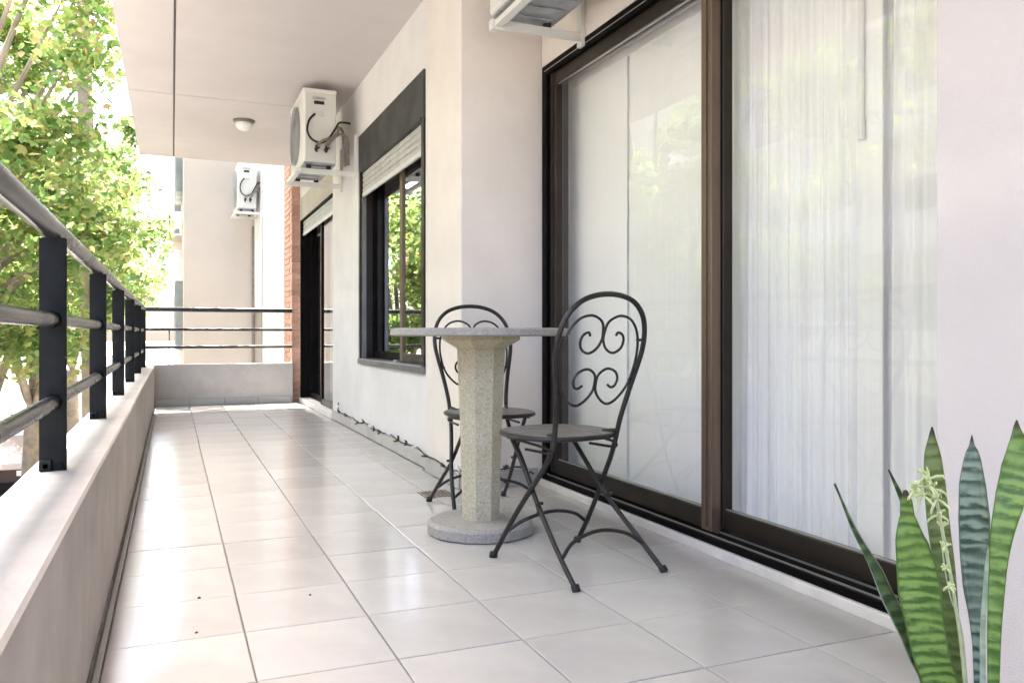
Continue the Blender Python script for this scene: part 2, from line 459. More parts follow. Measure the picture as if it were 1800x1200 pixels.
# ------------------------------------------------------------------ mesh helpers
class MB:
    """Collects primitives and links them as one mesh object."""
    def __init__(self):
        self.v, self.f, self.uv = [], [], None
    def add(self, vs, fs):
        o = len(self.v)
        self.v += [tuple(p) for p in vs]
        self.f += [tuple(i + o for i in f) for f in fs]
        return self
    def box(self, x0, x1, y0, y1, z0, z1, bev=0.0):
        if bev <= 0:
            vs = [(x, y, z) for z in (z0, z1) for y in (y0, y1) for x in (x0, x1)]
            fs = [(0, 2, 3, 1), (4, 5, 7, 6), (0, 1, 5, 4), (2, 6, 7, 3), (0, 4, 6, 2), (1, 3, 7, 5)]
            return self.add(vs, fs)
        b = min(bev, (x1 - x0) * .45, (y1 - y0) * .45, (z1 - z0) * .45)
        c = ((x0 + x1) / 2, (y0 + y1) / 2, (z0 + z1) / 2)
        h = ((x1 - x0) / 2, (y1 - y0) / 2, (z1 - z0) / 2)
        idx, vs = {}, []
        for sx in (-1, 1):
            for sy in (-1, 1):
                for sz in (-1, 1):
                    s = (sx, sy, sz)
                    for ax in range(3):
                        p = [c[k] + s[k] * (h[k] - (b if k != ax else 0)) for k in range(3)]
                        idx[(s, ax)] = len(vs)
                        vs.append(p)
        fs = []
        def quad(a, bb, cc, d):
            fs.append((a, bb, cc, d))
        for ax in range(3):
            o1, o2 = [k for k in range(3) if k != ax]
            for sg in (-1, 1):
                ring = []
                for a, bq in ((-1, -1), (1, -1), (1, 1), (-1, 1)):
                    s = [0, 0, 0]; s[ax] = sg; s[o1] = a; s[o2] = bq
                    ring.append(idx[(tuple(s), ax)])
                fs.append(tuple(ring))
            for a in (-1, 1):
                for bq in (-1, 1):
                    s0 = [0, 0, 0]; s1 = [0, 0, 0]
                    s0[ax], s1[ax] = -1, 1
                    s0[o1] = s1[o1] = a
                    s0[o2] = s1[o2] = bq
                    fs.append((idx[(tuple(s0), o1)], idx[(tuple(s1), o1)], idx[(tuple(s1), o2)], idx[(tuple(s0), o2)]))
        for sx in (-1, 1):
            for sy in (-1, 1):
                for sz in (-1, 1):
                    s = (sx, sy, sz)
                    fs.append((idx[(s, 0)], idx[(s, 1)], idx[(s, 2)]))
        return self.add(vs, fs)
    def tube(self, pts, r, n=10, caps=True, closed=False):
        pts = [Vector(p) for p in pts]
        m = len(pts)
        rs = r if isinstance(r, (list, tuple)) else [r] * m
        vs, fs = [], []
        up = None
        for i, p in enumerate(pts):
            if closed:
                t = (pts[(i + 1) % m] - pts[i - 1]).normalized()
            elif i == 0:
                t = (pts[1] - p).normalized()
            elif i == m - 1:
                t = (p - pts[i - 1]).normalized()
            else:
                t = ((pts[i + 1] - p).normalized() + (p - pts[i - 1]).normalized())
                t = t.normalized() if t.length > 1e-6 else (pts[i + 1] - p).normalized()
            if up is None:
                a = Vector((0, 0, 1)) if abs(t.z) < 0.9 else Vector((1, 0, 0))
                up = (a - t * a.dot(t)).normalized()
            else:
                up = up - t * up.dot(t)
                up = up.normalized() if up.length > 1e-6 else Vector((1, 0, 0))
            bn = t.cross(up)
            for k in range(n):
                an = 2 * math.pi * k / n
                vs.append(p + (up * math.cos(an) + bn * math.sin(an)) * rs[i])
        rings = m if closed else m - 1
        for i in range(rings):
            j = (i + 1) % m
            for k in range(n):
                k2 = (k + 1) % n
                fs.append((i * n + k, i * n + k2, j * n + k2, j * n + k))
        if caps and not closed:
            fs.append(tuple(range(n - 1, -1, -1)))
            fs.append(tuple((m - 1) * n + k for k in range(n)))
        return self.add(vs, fs)
    def lathe(self, prof, n=24, c=(0, 0), rot=0.0):
        vs, fs = [], []
        for r, z in prof:
            for k in range(n):
                a = 2 * math.pi * k / n + rot
                vs.append((c[0] + r * math.cos(a), c[1] + r * math.sin(a), z))
        for i in range(len(prof) - 1):
            for k in range(n):
                k2 = (k + 1) % n
                fs.append((i * n + k, i * n + k2, (i + 1) * n + k2, (i + 1) * n + k))
        fs.append(tuple(range(n - 1, -1, -1)))
        fs.append(tuple((len(prof) - 1) * n + k for k in range(n)))
        return self.add(vs, fs)
    def prism(self, poly, axis, a, b):
        """Extrude a 2-D polygon along an axis ('x','y','z')."""
        def P(u, v, w):
            return {'x': (w, u, v), 'y': (u, w, v), 'z': (u, v, w)}[axis]
        n = len(poly)
        vs = [P(u, v, a) for u, v in poly] + [P(u, v, b) for u, v in poly]
        fs = [tuple(range(n - 1, -1, -1)), tuple(range(n, 2 * n))]
        fs += [(i, (i + 1) % n, n + (i + 1) % n, n + i) for i in range(n)]
        return self.add(vs, fs)
    def build(self, name, mat, parent=None, smooth=False, loc=None, mats=None):
        me = bpy.data.meshes.new(name)
        me.from_pydata(self.v, [], self.f)
        me.validate()
        import bmesh
        bm = bmesh.new()
        bm.from_mesh(me)
        bmesh.ops.recalc_face_normals(bm, faces=bm.faces)
        bm.to_mesh(me)
        bm.free()
        if smooth:
            for p in me.polygons:
                p.use_smooth = True
            try:
                me.set_sharp_from_angle(angle=math.radians(40))
            except Exception:
                pass
        me.materials.append(mat)
        return link(name, me, parent, loc)

def link(name, me, parent=None, loc=None):
    o = bpy.data.objects.new(name, me)
    COL.objects.link(o)
    if parent is not None:
        o.parent = parent
    if loc is not None:
        o.location = loc
    return o

def thing(name, label, cat, loc=(0, 0, 0), rz=0.0, group=None):
    o = bpy.data.objects.new(name, None)
    o.empty_display_size = 0.2
    COL.objects.link(o)
    o.location = loc
    o.rotation_euler = (0, 0, rz)
    return tag(o, label, cat, group)

def tag(o, label, cat, group=None):
    o["label"] = label
    o["category"] = cat
    if group:
        o["group"] = group
    return o

def structure(o, label=None):
    o["kind"] = "structure"
    if label:
        o["label"] = label
    return o

def copy_tree(o, parent=None):
    c = o.copy()
    COL.objects.link(c)
    if parent is not None:
        c.parent = parent
    for ch in list(o.children):
        copy_tree(ch, c)
    return c

def catmull(P, k=6, closed=False):
    P = [Vector(p) for p in P]
    n = len(P)
    out = []
    for i in range(n if closed else n - 1):
        p0 = P[i - 1] if (closed or i > 0) else P[0] * 2 - P[1]
        p1, p2 = P[i], P[(i + 1) % n]
        p3 = P[(i + 2) % n] if (closed or i + 2 < n) else P[-1] * 2 - P[-2]
        for j in range(k):
            t = j / k
            out.append(0.5 * ((2 * p1) + (p2 - p0) * t + (2 * p0 - 5 * p1 + 4 * p2 - p3) * t * t + (3 * p1 - p0 - 3 * p2 + p3) * t ** 3))
    if not closed:
        out.append(P[-1])
    return out

# ------------------------------------------------------------------ dimensions
XW, XC, XD = 1.38, 1.35, 1.82        # window wall, column and pier face, door frame face
H = 2.77                             # ceiling
XI, XO = -0.175, -0.345              # parapet inner and outer face
YF = 9.62                            # inner face of the end parapet
YN = -2.5                            # near end of the balcony
YCEIL = 9.92
PH = 0.44                            # parapet height
GZ = -3.5                            # street level

# ------------------------------------------------------------------ ground, street
structure(MB().box(-200, 200, -120, 500, GZ - 0.6, GZ - 0.154).build("ground", M["earth"]))
structure(MB().box(-11.0, -3.75, -120, 500, GZ - 0.154, GZ - 0.15).build("road", M["asphalt"]))
pv = structure(MB().box(-3.60, 1.75, -120, 500, GZ - 0.15, GZ).build("pavement", M["paving"]))
structure(MB().box(-14.5, -11.15, -120, 500, GZ - 0.15, GZ).build("pavement", M["paving"]))
structure(MB().box(-3.75, -3.60, -120, 500, GZ - 0.15, GZ + 0.004, 0.02).build("kerb", M["kerb"]))
structure(MB().box(-11.15, -11.0, -120, 500, GZ - 0.15, GZ + 0.004, 0.02).build("kerb", M["kerb"]))
lines = MB()
for k in range(-10, 70):
    lines.box(-7.43, -7.31, k * 6.0, k * 6.0 + 3.0, GZ - 0.149, GZ - 0.146)
structure(lines.build("lane_marking", M["white"]))

# ------------------------------------------------------------------ balcony floor
fl = MB().box(XO + 0.002, 1.80, YN, YF, -0.16, -0.012).build("floor", M["grout"])
structure(fl)
TW, X1, Y1 = 0.33, 0.178, 1.932
tile_cache = {}
def tile_mesh(w, d):
    key = (round(w, 3), round(d, 3))
    if key not in tile_cache:
        g, t, e, r = 0.0019, 0.014, 0.0025, 0.0016
        b = MB()
        a0, a1, b0, b1 = g, w - g, g, d - g
        ring0 = [(a0, b0, -t), (a1, b0, -t), (a1, b1, -t), (a0, b1, -t)]
        ring1 = [(x, y, -r) for x, y, _ in ring0]
        ring2 = [(a0 + e, b0 + e, 0), (a1 - e, b0 + e, 0), (a1 - e, b1 - e, 0), (a0 + e, b1 - e, 0)]
        vs = ring0 + ring1 + ring2
        fs = [(8, 9, 10, 11)]
        for i in range(4):
            j = (i + 1) % 4
            fs += [(i, j, 4 + j, 4 + i), (4 + i, 4 + j, 8 + j, 8 + i)]
        me = bpy.data.meshes.new("tile")
        me.from_pydata(vs, [], fs)
        me.materials.append(M["tile"])
        tile_cache[key] = me
    return tile_cache[key]
def put_tile(x0, x1, y0, y1):
    o = link("tile", tile_mesh(x1 - x0, y1 - y0), fl)
    o.location = (x0, y0, random.uniform(-0.0006, 0.0006))
    o.rotation_euler = (random.uniform(-.0012, .0012), random.uniform(-.0012, .0012), 0)
xs = [XI + 0.004] + [X1 + TW * k for k in range(-1, 6)]
nrow0, nrow1 = -3, 24
for j in range(nrow0, nrow1):
    y0, y1 = Y1 + TW * j, min(Y1 + TW * (j + 1), YF - 0.012)
    if y1 - y0 < 0.03:
        continue
    for i in range(len(xs) - 1):
        x0, x1 = xs[i], xs[i + 1]
        lim = 1.775
        if y1 > 3.9 and y0 < 4.5:
            lim = XC - 0.01 if y0 > 3.85 else lim
        if y0 >= 4.4:
            lim = XW - 0.014
        if y0 < 1.13:
            lim = 1.775
        if x0 >= lim - 0.03:
            continue
        put_tile(x0, min(x1, lim), y0, y1)
    if y0 < 3.85:
        pass

# ------------------------------------------------------------------ balcony ceiling
ce = MB().box(XO + 0.012, 2.2, YN, YCEIL, H + 0.018, H + 0.16).build("ceiling", M["ceil"])
structure(ce)
JX, JY = 0.018, 7.30
for (x0, x1) in ((XO + 0.012, JX - 0.007), (JX + 0.007, 1.90)):
    for (y0, y1) in ((YN, JY - 0.008), (JY + 0.008, YCEIL)):
        MB().box(x0, x1, y0, y1, H, H + 0.0175, 0.003).build("ceiling_panel", M["ceil"], ce)
MB().box(XO + 0.012, JX - 0.0075, JY - 0.0075, JY + 0.0075, H + 0.010, H + 0.0178).box(JX + 0.0075, 1.36, JY - 0.0075, JY + 0.0075, H + 0.010, H + 0.0178).build("joint_strip", M["slab"], ce)
MB().box(JX - 0.0065, JX + 0.0065, YN, YCEIL, H + 0.008, H + 0.0178).build("joint_strip", M["slab"], ce)

# ------------------------------------------------------------------ facade
fw = thing("facade_wall", "cream plastered facade wall of the balcony with its projecting column and pier", "wall")
WY0, WY1, WZ0, WZ1 = 4.62, 6.43, 0.55, 2.35        # window opening
DY0, DY1, DZ1 = 7.62, 9.66, 2.36                   # balcony door opening
w = MB()
w.box(XW, XW + 0.20, 4.503, WY0, 0, H)
w.box(XW, XW + 0.20, WY0, WY1, 0, WZ0)
w.box(XW, XW + 0.20, WY0, WY1, WZ1, H)
w.box(XW, XW + 0.20, WY1, DY0, 0, H)
w.box(XW, XW + 0.20, DY0, DY1, DZ1, H)
w.box(XW, XW + 0.20, DY1, 9.72, 0, H)
w.build("wall", M["wall_cool"], fw)
MB().box(XC, 2.05, 3.90, 4.50, 0, H, 0.006).build("column", M["wall"], fw)
MB().box(1.80, 2.05, 1.13, 3.897, 2.19, H).build("lintel", M["wall"], fw)
MB().box(XC, 2.05, YN, 1.127, 0, H, 0.006).build("pier", M["pier"], fw)
MB().box(1.36, 8, YN, 9.5, H + 0.165, 14).build("upper_wall", M["wall"], fw)
for (y0, y1) in ((4.51, 5.05), (5.055, 5.60), (5.605, 6.15), (6.155, 6.70), (6.705, 7.25), (7.255, 7.60)):
    MB().box(XW - 0.012, XW - 0.0005, y0, y1, 0.0, 0.085, 0.003).build("skirting_tile", M["tile"], fw)
for (y0, y1) in ((3.905, 4.20), (4.205, 4.495)):
    MB().box(XC - 0.012, XC - 0.0005, y0, y1, 0.0, 0.085, 0.003).build("skirting_tile", M["tile"], fw)
MB().box(XC + 0.002, 1.775, 3.888, 3.8995, 0.0, 0.085, 0.003).build("skirting_tile", M["tile"], fw)

# rooms behind the openings
rm = MB()
rm.box(3.2, 3.3, 0.9, 4.1, 0.0, 2.5).box(2.06, 3.2, 0.9, 1.0, 0, 2.5).box(2.06, 3.2, 4.0, 4.1, 0, 2.5)
rm.box(2.06, 3.2, 1.0, 4.0, 2.4, 2.5).box(2.06, 3.2, 1.0, 4.0, -0.05, 0.0)
structure(rm.build("room", M["room"]))
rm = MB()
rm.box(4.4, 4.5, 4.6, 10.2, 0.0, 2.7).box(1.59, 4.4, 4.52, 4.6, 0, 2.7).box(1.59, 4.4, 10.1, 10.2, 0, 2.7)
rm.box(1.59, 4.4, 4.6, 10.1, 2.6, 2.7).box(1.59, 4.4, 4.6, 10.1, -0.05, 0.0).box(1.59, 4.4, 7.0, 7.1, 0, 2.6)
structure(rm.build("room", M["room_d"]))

# ------------------------------------------------------------------ parapets
pw = thing("parapet_wall", "long low plastered parapet running along the street side under the posts", "wall")
MB().prism([(XO, -0.16), (XI, -0.16), (XI, PH - 0.006), (XI - 0.006, PH), (XO + 0.008, PH), (XO, PH - 0.008)], 'y', YN, YF + 0.17).build("wall", M["parapet"], pw)
MB().box(XI + 0.0005, XI + 0.0045, YN, YF - 0.01, -0.012, 0.018).build("dirty_joint", M["grout"], pw)
pe = thing("parapet_wall", "short low plastered parapet closing the far end of the balcony", "wall")
MB().prism([(YF, 0.075), (YF + 0.17, 0.075), (YF + 0.17, PH + .01), (YF, PH + .01)], 'x', XI + 0.0005, 1.285).build("wall", M["parapet"], pe)
MB().box(XI + 0.001, 1.285, YF + 0.008, YF + 0.17, -0.16, 0.075).build("wall_base", M["parapet"], pe)
for k in range(5):
    a = XI + 0.002 + k * 0.36
    MB().box(a, min(a + 0.355, 1.284), YF - 0.010, YF + 0.0075, 0.0, 0.074, 0.003).build("skirting_tile", M["tile"], pe)

# ------------------------------------------------------------------ railings
def make_railing():
    r = thing("railing", "dark metal railing on the street parapet with flat posts and round handrail", "railing", (-0.28, 0, PH))
    for k in range(7):
        y = 1.0 + 1.37 * k
        p = MB().box(-0.031, 0.031, y - 0.006, y + 0.006, -0.02, 0.595, 0.002).build("post", M["post"], r)
        b = MB()
        b.box(-0.031, -0.001, y - 0.016, y - 0.0065, 0.0, 0.03, 0.003)
        for dx in (-0.016, 0.016):
            b.tube([(dx, y - 0.007, 0.014), (dx, y - 0.016, 0.014)], 0.007, 6)
        b.build("fixing_bolt", M["post"], p)
        for z in (0.385, 0.175):
            MB().tube([(0.0195 * math.cos(q), y - 0.0075, z + 0.0195 * math.sin(q)) for q in [2 * math.pi * i / 18 for i in range(18)]],
                      [0.0026 + 0.0012 * math.sin(i * 2.4 + k) for i in range(18)], 5, closed=True).build("weld_bead", M["post"], p)
    MB().tube([(0, -0.9, 0.615), (0, 3, 0.615), (0, 6, 0.615), (0, 9.50, 0.615)], 0.026, 16).build("handrail", M["rail"], r, smooth=True)
    for z in (0.385, 0.175):
        MB().tube([(0, -0.9, z), (0, 3, z), (0, 6, z), (0, 9.50, z)], 0.018, 14).build("rail", M["rail"], r, smooth=True)
    return r
make_railing()
re_ = thing("railing", "dark metal railing of three plain tubes across the far end parapet", "railing", (0, YF + 0.09, PH))
MB().tube([(-0.27, 0, 0.615), (0.5, 0, 0.615), (1.286, 0, 0.615)], 0.026, 14).build("handrail", M["rail"], re_, smooth=True)
for z in (0.395, 0.20):
    MB().tube([(-0.27, 0, z), (0.5, 0, z), (1.286, 0, z)], 0.017, 12).build("rail", M["rail"], re_, smooth=True)

# ------------------------------------------------------------------ sliding door
sd_ = thing("sliding_door", "large bronze framed sliding glass door behind the bistro chair", "door", (XD, 0, 0))
A0, A1, ZT = 1.128, 3.895, 2.187
fr = MB()
fr.box(-0.02, 0.11, A1 - 0.052, A1, 0.03, ZT)
fr.box(-0.02, 0.11, A0, A0 + 0.05, 0.03, ZT)
fr.box(-0.02, 0.11, A0 + 0.05, A1 - 0.052, ZT - 0.05, ZT)
fr.build("frame", M["black"], sd_)
MB().box(-0.03, 0.11, A0, A1, 0.031, 0.056, 0.002).box(-0.012, 0.005, A0 + 0.05, A1 - 0.052, 0.0562, 0.066).build("sill_track", M["black"], sd_)
tr = MB()
tr.box(-0.0165, -0.0125, A0 + 0.05, A1 - 0.053, 0.0565, 0.0625)
tr.box(0.040, 0.044, A0 + 0.05, A1 - 0.053, 0.0565, 0.0625)
tr.box(-0.0225, -0.0205, A0 + 0.04, A1 - 0.03, ZT - 0.030, ZT - 0.026)
tr.build("guide_strip", M["alu"], sd_)
MB().box(-0.045, 0.11, A0, A1, -0.012, 0.0305, 0.003).build("threshold", M["step"], sd_)
def sash(y0, y1, x0, name, stile_l, stile_r, m_l, m_r):
    x1 = x0 + 0.042
    z0, z1 = 0.070, ZT - 0.052
    rails = MB().box(x0, x1, y0 + stile_r, y1 - stile_l, z0, z0 + 0.072, 0.002).box(x0, x1, y0 + stile_r, y1 - stile_l, z1 - 0.06, z1, 0.002)
    root = rails.build(name, M["bronze"], sd_)
    s = MB().box(x0 - 0.001, x1, y1 - stile_l, y1, z0, z1, 0.003)
    s.box(x0 - 0.006, x0 - 0.0012, y1 - stile_l * .62, y1 - stile_l * .38, z0 + .01, z1)
    s.build("stile", m_l, root)
    s = MB().box(x0 - 0.001, x1, y0, y0 + stile_r, z0 - 0.02, z1, 0.003)
    s.box(x0 - 0.007, x0 - 0.0012, y0 + stile_r * .38, y0 + stile_r * .62, z0 + .01, z1)
    s.build("stile", m_r, root)
    MB().box(x0 + 0.018, x0 + 0.024, y0 + stile_r - 0.004, y1 - stile_l + 0.004, z0 + 0.068, z1 - 0.056).build("pane", M["pane"], root)
    g = MB()
    a, b, c, d = y0 + stile_r, y1 - stile_l, z0 + 0.0722, z1 - 0.0602
    g.box(x0 + 0.010, x0 + 0.0178, a, b, c, c + 0.005).box(x0 + 0.010, x0 + 0.0178, a, b, d - 0.005, d)
    g.build("gasket", M["alu"], root)
    return root
sash(2.462, 3.842, 0.000, "sash", 0.075, 0.064, M["bronze"], M["bronze_l"])
sash(1.178, 2.535, 0.046, "sash", 0.082, 0.075, M["bronze"], M["bronze"])

# curtains behind the glass
def panel_curtain(y0, y1, x, label):
    t = thing("panel_curtain", label, "curtain", (x, (y0 + y1) / 2, 0), group="flat panel curtains behind the left glass")
    h = (y1 - y0) / 2
    b = MB()
    n = 14
    vs, fs = [], []
    for i in range(n + 1):
        u = i / n
        y = -h + 2 * h * u
        off = 0.004 * math.sin(u * 9 + y0 * 5) + 0.002 * math.sin(u * 23)
        for j, z in enumerate((0.10, 0.7, 1.4, 2.09)):
            vs.append((off * (1.2 - z / 2.5), y, z))
    for i in range(n):
        for j in range(3):
            a = i * 4 + j
            fs.append((a, a + 4, a + 5, a + 1))
    k = len(vs)
    vs += [(x_ + 0.002, y_, z_) for x_, y_, z_ in vs]
    fs += [tuple(q + k for q in reversed(f)) for f in fs]
    b.add(vs, fs)
    b.build("fabric", M["panel_cloth"], t, smooth=True)
    MB().box(-0.008, 0.01, -h, h, 2.09, 2.125).build("hanging_batten", M["plastic_w"], t)
    MB().box(-0.006, 0.008, -h, h, 0.085, 0.105).build("weight_bar", M["plastic_w"], t)
    return t
panel_curtain(3.30, 3.905, 1.965, "narrow white panel curtain next to the left jamb of the sliding door")
panel_curtain(2.60, 3.315, 1.974, "wide white panel curtain next to the middle stile of the sliding door")
cr_ = tag(MB().box(1.955, 1.995, 1.02, 3.97, 2.128, 2.16, 0.004).build("curtain_rail", M["plastic_w"]), "white curtain rail along the top inside of the sliding door", "rail")

def sheer(y0, y1, x, label, amp, waves, col):
    t = thing("sheer_curtain", label, "curtain", (x, (y0 + y1) / 2, 0), group="sheer curtains behind the right glass")
    h = (y1 - y0) / 2
    n = 260
    vs, fs = [], []
    rnd = random.Random(int(y0 * 100))
    ph = [rnd.uniform(0, 6) for _ in range(4)]
    zs = (0.07, 0.5, 1.0, 1.6, 2.125)
    for i in range(n + 1):
        u = i / n
        y = -h + 2 * h * u
        for j, z in enumerate(zs):
            fall = 0.55 + 0.45 * (1 - z / 2.1)
            off = amp * fall * (math.sin(u * waves + ph[0] + 0.15 * z) + 0.5 * math.sin(u * waves * 2.3 + ph[1]) + 0.35 * math.sin(u * waves * .43 + ph[2]))
            vs.append((off, y + 0.004 * math.sin(u * waves * 1.7 + z * 2 + ph[3]), z))
    m_ = len(zs)
    for i in range(n):
        for j in range(m_ - 1):
            a = i * m_ + j
            fs.append((a, a + m_, a + m_ + 1, a + 1))
    b = MB().add(vs, fs)
    b.build("fabric", col, t, smooth=True)
    return t
sheer(1.84, 2.60, 2.00, "pleated white sheer curtain hanging right of the middle stile", 0.010, 88, M["sheer"])
sheer(1.05, 1.865, 2.009, "shaded pleated sheer curtain hanging beside the right white pier", 0.012, 60, M["sheer"])
cb = thing("panel_curtain", "slim white curtain band with hanging wand in the right glass", "curtain", (1.972, 1.87, 0))
MB().box(-0.003, 0.003, -0.045, 0.045, 0.09, 2.12).build("fabric", M["panel_cloth"], cb)
MB().tube([(-0.014, 0.025, 2.10), (-0.014, 0.025, 1.41)], 0.0085, 8).tube([(-0.014, 0.025, 1.45), (-0.014, 0.025, 1.385)], 0.011, 8).build("wand", M["plastic_w"], cb, smooth=True)

# ------------------------------------------------------------------ window with roller shutter
def shutter_slats(parent, y0, y1, x, z0, z1, mat, n):
    root = MB().box(x - 0.006, x + 0.012, y0, y1, z0 - 0.03, z0, 0.002).build("shutter", M["shutter_trim"], parent)
    hgt = (z1 - z0) / n
    me = None
    for k in range(n):
        z = z0 + k * hgt
        if me is None:
            o = MB().prism([(x + .008, 0.001), (x, 0.004), (x - .003, hgt * .5), (x, hgt - .004), (x + .008, hgt - .001)], 'y', y0, y1)
            o.v = [(a, b, c) for a, b, c in o.v]
            q = o.build("slat", mat, root, loc=(0, 0, z))
            me = q.data
        else:
            link("slat", me, root, (0, 0, z))
    return root

wt = thing("window", "bedroom window with charcoal shutter box and half lowered grey roller shutter", "window", (XW, 0, 0))
y0, y1, z0, z1 = WY0, WY1, WZ0, WZ1
ZB = 2.06
b = MB()
b.box(-0.012, 0.19, y1 - 0.05, y1 - 0.001, z0 + 0.045, ZB)
b.box(-0.012, 0.19, y0 + 0.001, y0 + 0.055, z0 + 0.045, ZB)
b.build("frame", M["bronze"], wt)
MB().box(-0.022, 0.19, y0 + 0.001, y1 - 0.001, z0 + 0.001, z0 + 0.045, 0.003).build("sill", M["grey_alu"], wt)
MB().box(-0.014, 0.16, y0 + 0.001, y1 - 0.001, ZB, z1 - 0.001, 0.003).box(-0.02, -0.0145, y0 + 0.05, y1 - 0.05, ZB, ZB + 0.014).build("shutter_box", M["shutter_box"], wt)
shutter_slats(wt, y0 + 0.057, y1 - 0.052, 0.012, 1.895, ZB - 0.001, M["shutter"], 4)
b = MB()
b.box(0.002, 0.030, y0 + 0.0555, y0 + 0.095, z0 + 0.046, 1.86)
b.box(0.002, 0.030, y1 - 0.09, y1 - 0.0505, z0 + 0.046, 1.86)
b.build("shutter_guide", M["grey_alu"], wt)
def wsash(parent, ya, yb, x, za, zb, stile=0.055, mat="black", glass="pane_d", mat2=None):
    r = MB()
    r.box(x, x + 0.03, ya, ya + stile, za, zb, 0.002)
    r.box(x, x + 0.03, ya + stile, yb - stile, za, za + 0.06, 0.002).box(x, x + 0.03, ya + stile, yb - stile, zb - 0.05, zb, 0.002)
    s = r.build("sash", M[mat], parent)
    MB().box(x, x + 0.03, yb - stile, yb, za, zb, 0.002).build("stile", M[mat2 or mat], s)
    MB().box(x + 0.012, x + 0.018, ya + stile - .003, yb - stile + .003, za + .057, zb - .047).build("pane", M[glass], s)
    return s
wsash(wt, y0 + 0.056, 5.42, 0.055, z0 + 0.047, ZB - 0.002, stile=0.065, mat="bronze", mat2="bronze_l")
wsash(wt, 5.36, y1 - 0.051, 0.092, z0 + 0.047, ZB - 0.002)
MB().box(0.015, 0.032, 5.36, 5.43, z0 + 0.0465, z0 + 0.06).build("drain_cap", M["alu"], wt)

# ------------------------------------------------------------------ far balcony door
bd = thing("balcony_door", "narrow looking dark balcony door with short grey shutter at the far end", "door", (XW, 0, 0))
y0, y1 = DY0, DY1
MB().box(0.006, 0.19, y0 + 0.001, y1 - 0.001, 2.10, DZ1 - 0.001).build("shutter_box", M["olive"], bd)
b = MB()
b.box(-0.006, 0.19, y1 - 0.05, y1 - 0.001, 0.05, 2.098)
b.box(0.02, 0.19, y0 + 0.001, y0 + 0.05, 0.05, 2.098)
b.box(-0.004, 0.05, y0 + 0.05, y1 - 0.05, 2.085, 2.098)
b.build("frame", M["black"], bd)
shutter_slats(bd, y0 + 0.051, y1 - 0.051, 0.024, 1.95, 2.083, M["shutter"], 3)
MB().box(-0.02, 0.16, y0 - 0.02, y1 - 0.001, 0.0, 0.05, 0.003).build("threshold", M["step"], bd)
wsash(bd, y0 + 0.051, 8.62, 0.055, 0.052, 2.08, stile=0.075, mat="bronze", mat2="black")
wsash(bd, 8.43, y1 - 0.051, 0.092, 0.052, 2.08, stile=0.075)
ct = tag(MB().box(XW + 0.215, XW + 0.219, 8.62, 8.95, 0.07, 2.05).build("panel_curtain", M["panel_cloth"]), "cream strip inside the dark far balcony door standing for a reflection in its pane", "curtain")  # added strip stands for a pale reflection in the pane, not a curtain

# ------------------------------------------------------------------ brick pier
bp_ = thing("brick_pier", "red brick pier at the far end of the balcony beside the dark door", "pier", (0, 0, 0))
BX0, BX1, BY0, BY1 = 1.287, 1.48, 9.725, 10.45
MB().box(BX0 + 0.008, BX1, BY0 + 0.008, BY1 - 0.008, -0.16, 4.2).build("core", M["mortar"], bp_)
ch = 0.066
side = MB()
bme = {}
for k in range(int(4.3 / ch)):
    z = -0.16 + k * ch
    odd = k % 2
    cut = BX0 + (0.105 if odd else 0.0)
    if odd:
        spans = [(BX0, BX0 + 0.10), (BX0 + 0.11, BX1)]
    else:
        spans = [(BX0, BX1)]
    for (a, c) in spans:
        key = (round(a, 3), round(c, 3))
        if z < 3.2:
            if key not in bme:
                q = MB().box(a, c, BY0, BY0 + 0.10, 0.005, ch - 0.005, 0.004).build("brick", M["brick"], bp_, loc=(0, 0, z))
                bme[key] = q.data
            else:
                link("brick", bme[key], bp_, (0, random.uniform(-.001, .001), z))
    yy = BY0 + 0.11 + (0.11 if odd else 0)
    while yy < BY1 - 0.02:
        e = min(yy + 0.215, BY1)
        side.box(BX0, BX0 + 0.09, yy, e, z + 0.005, z + ch - 0.005, 0.003)
        yy = e + 0.01
sb = side.build("side_brickwork", M["brick"], bp_)
sb["kind"] = "stuff"

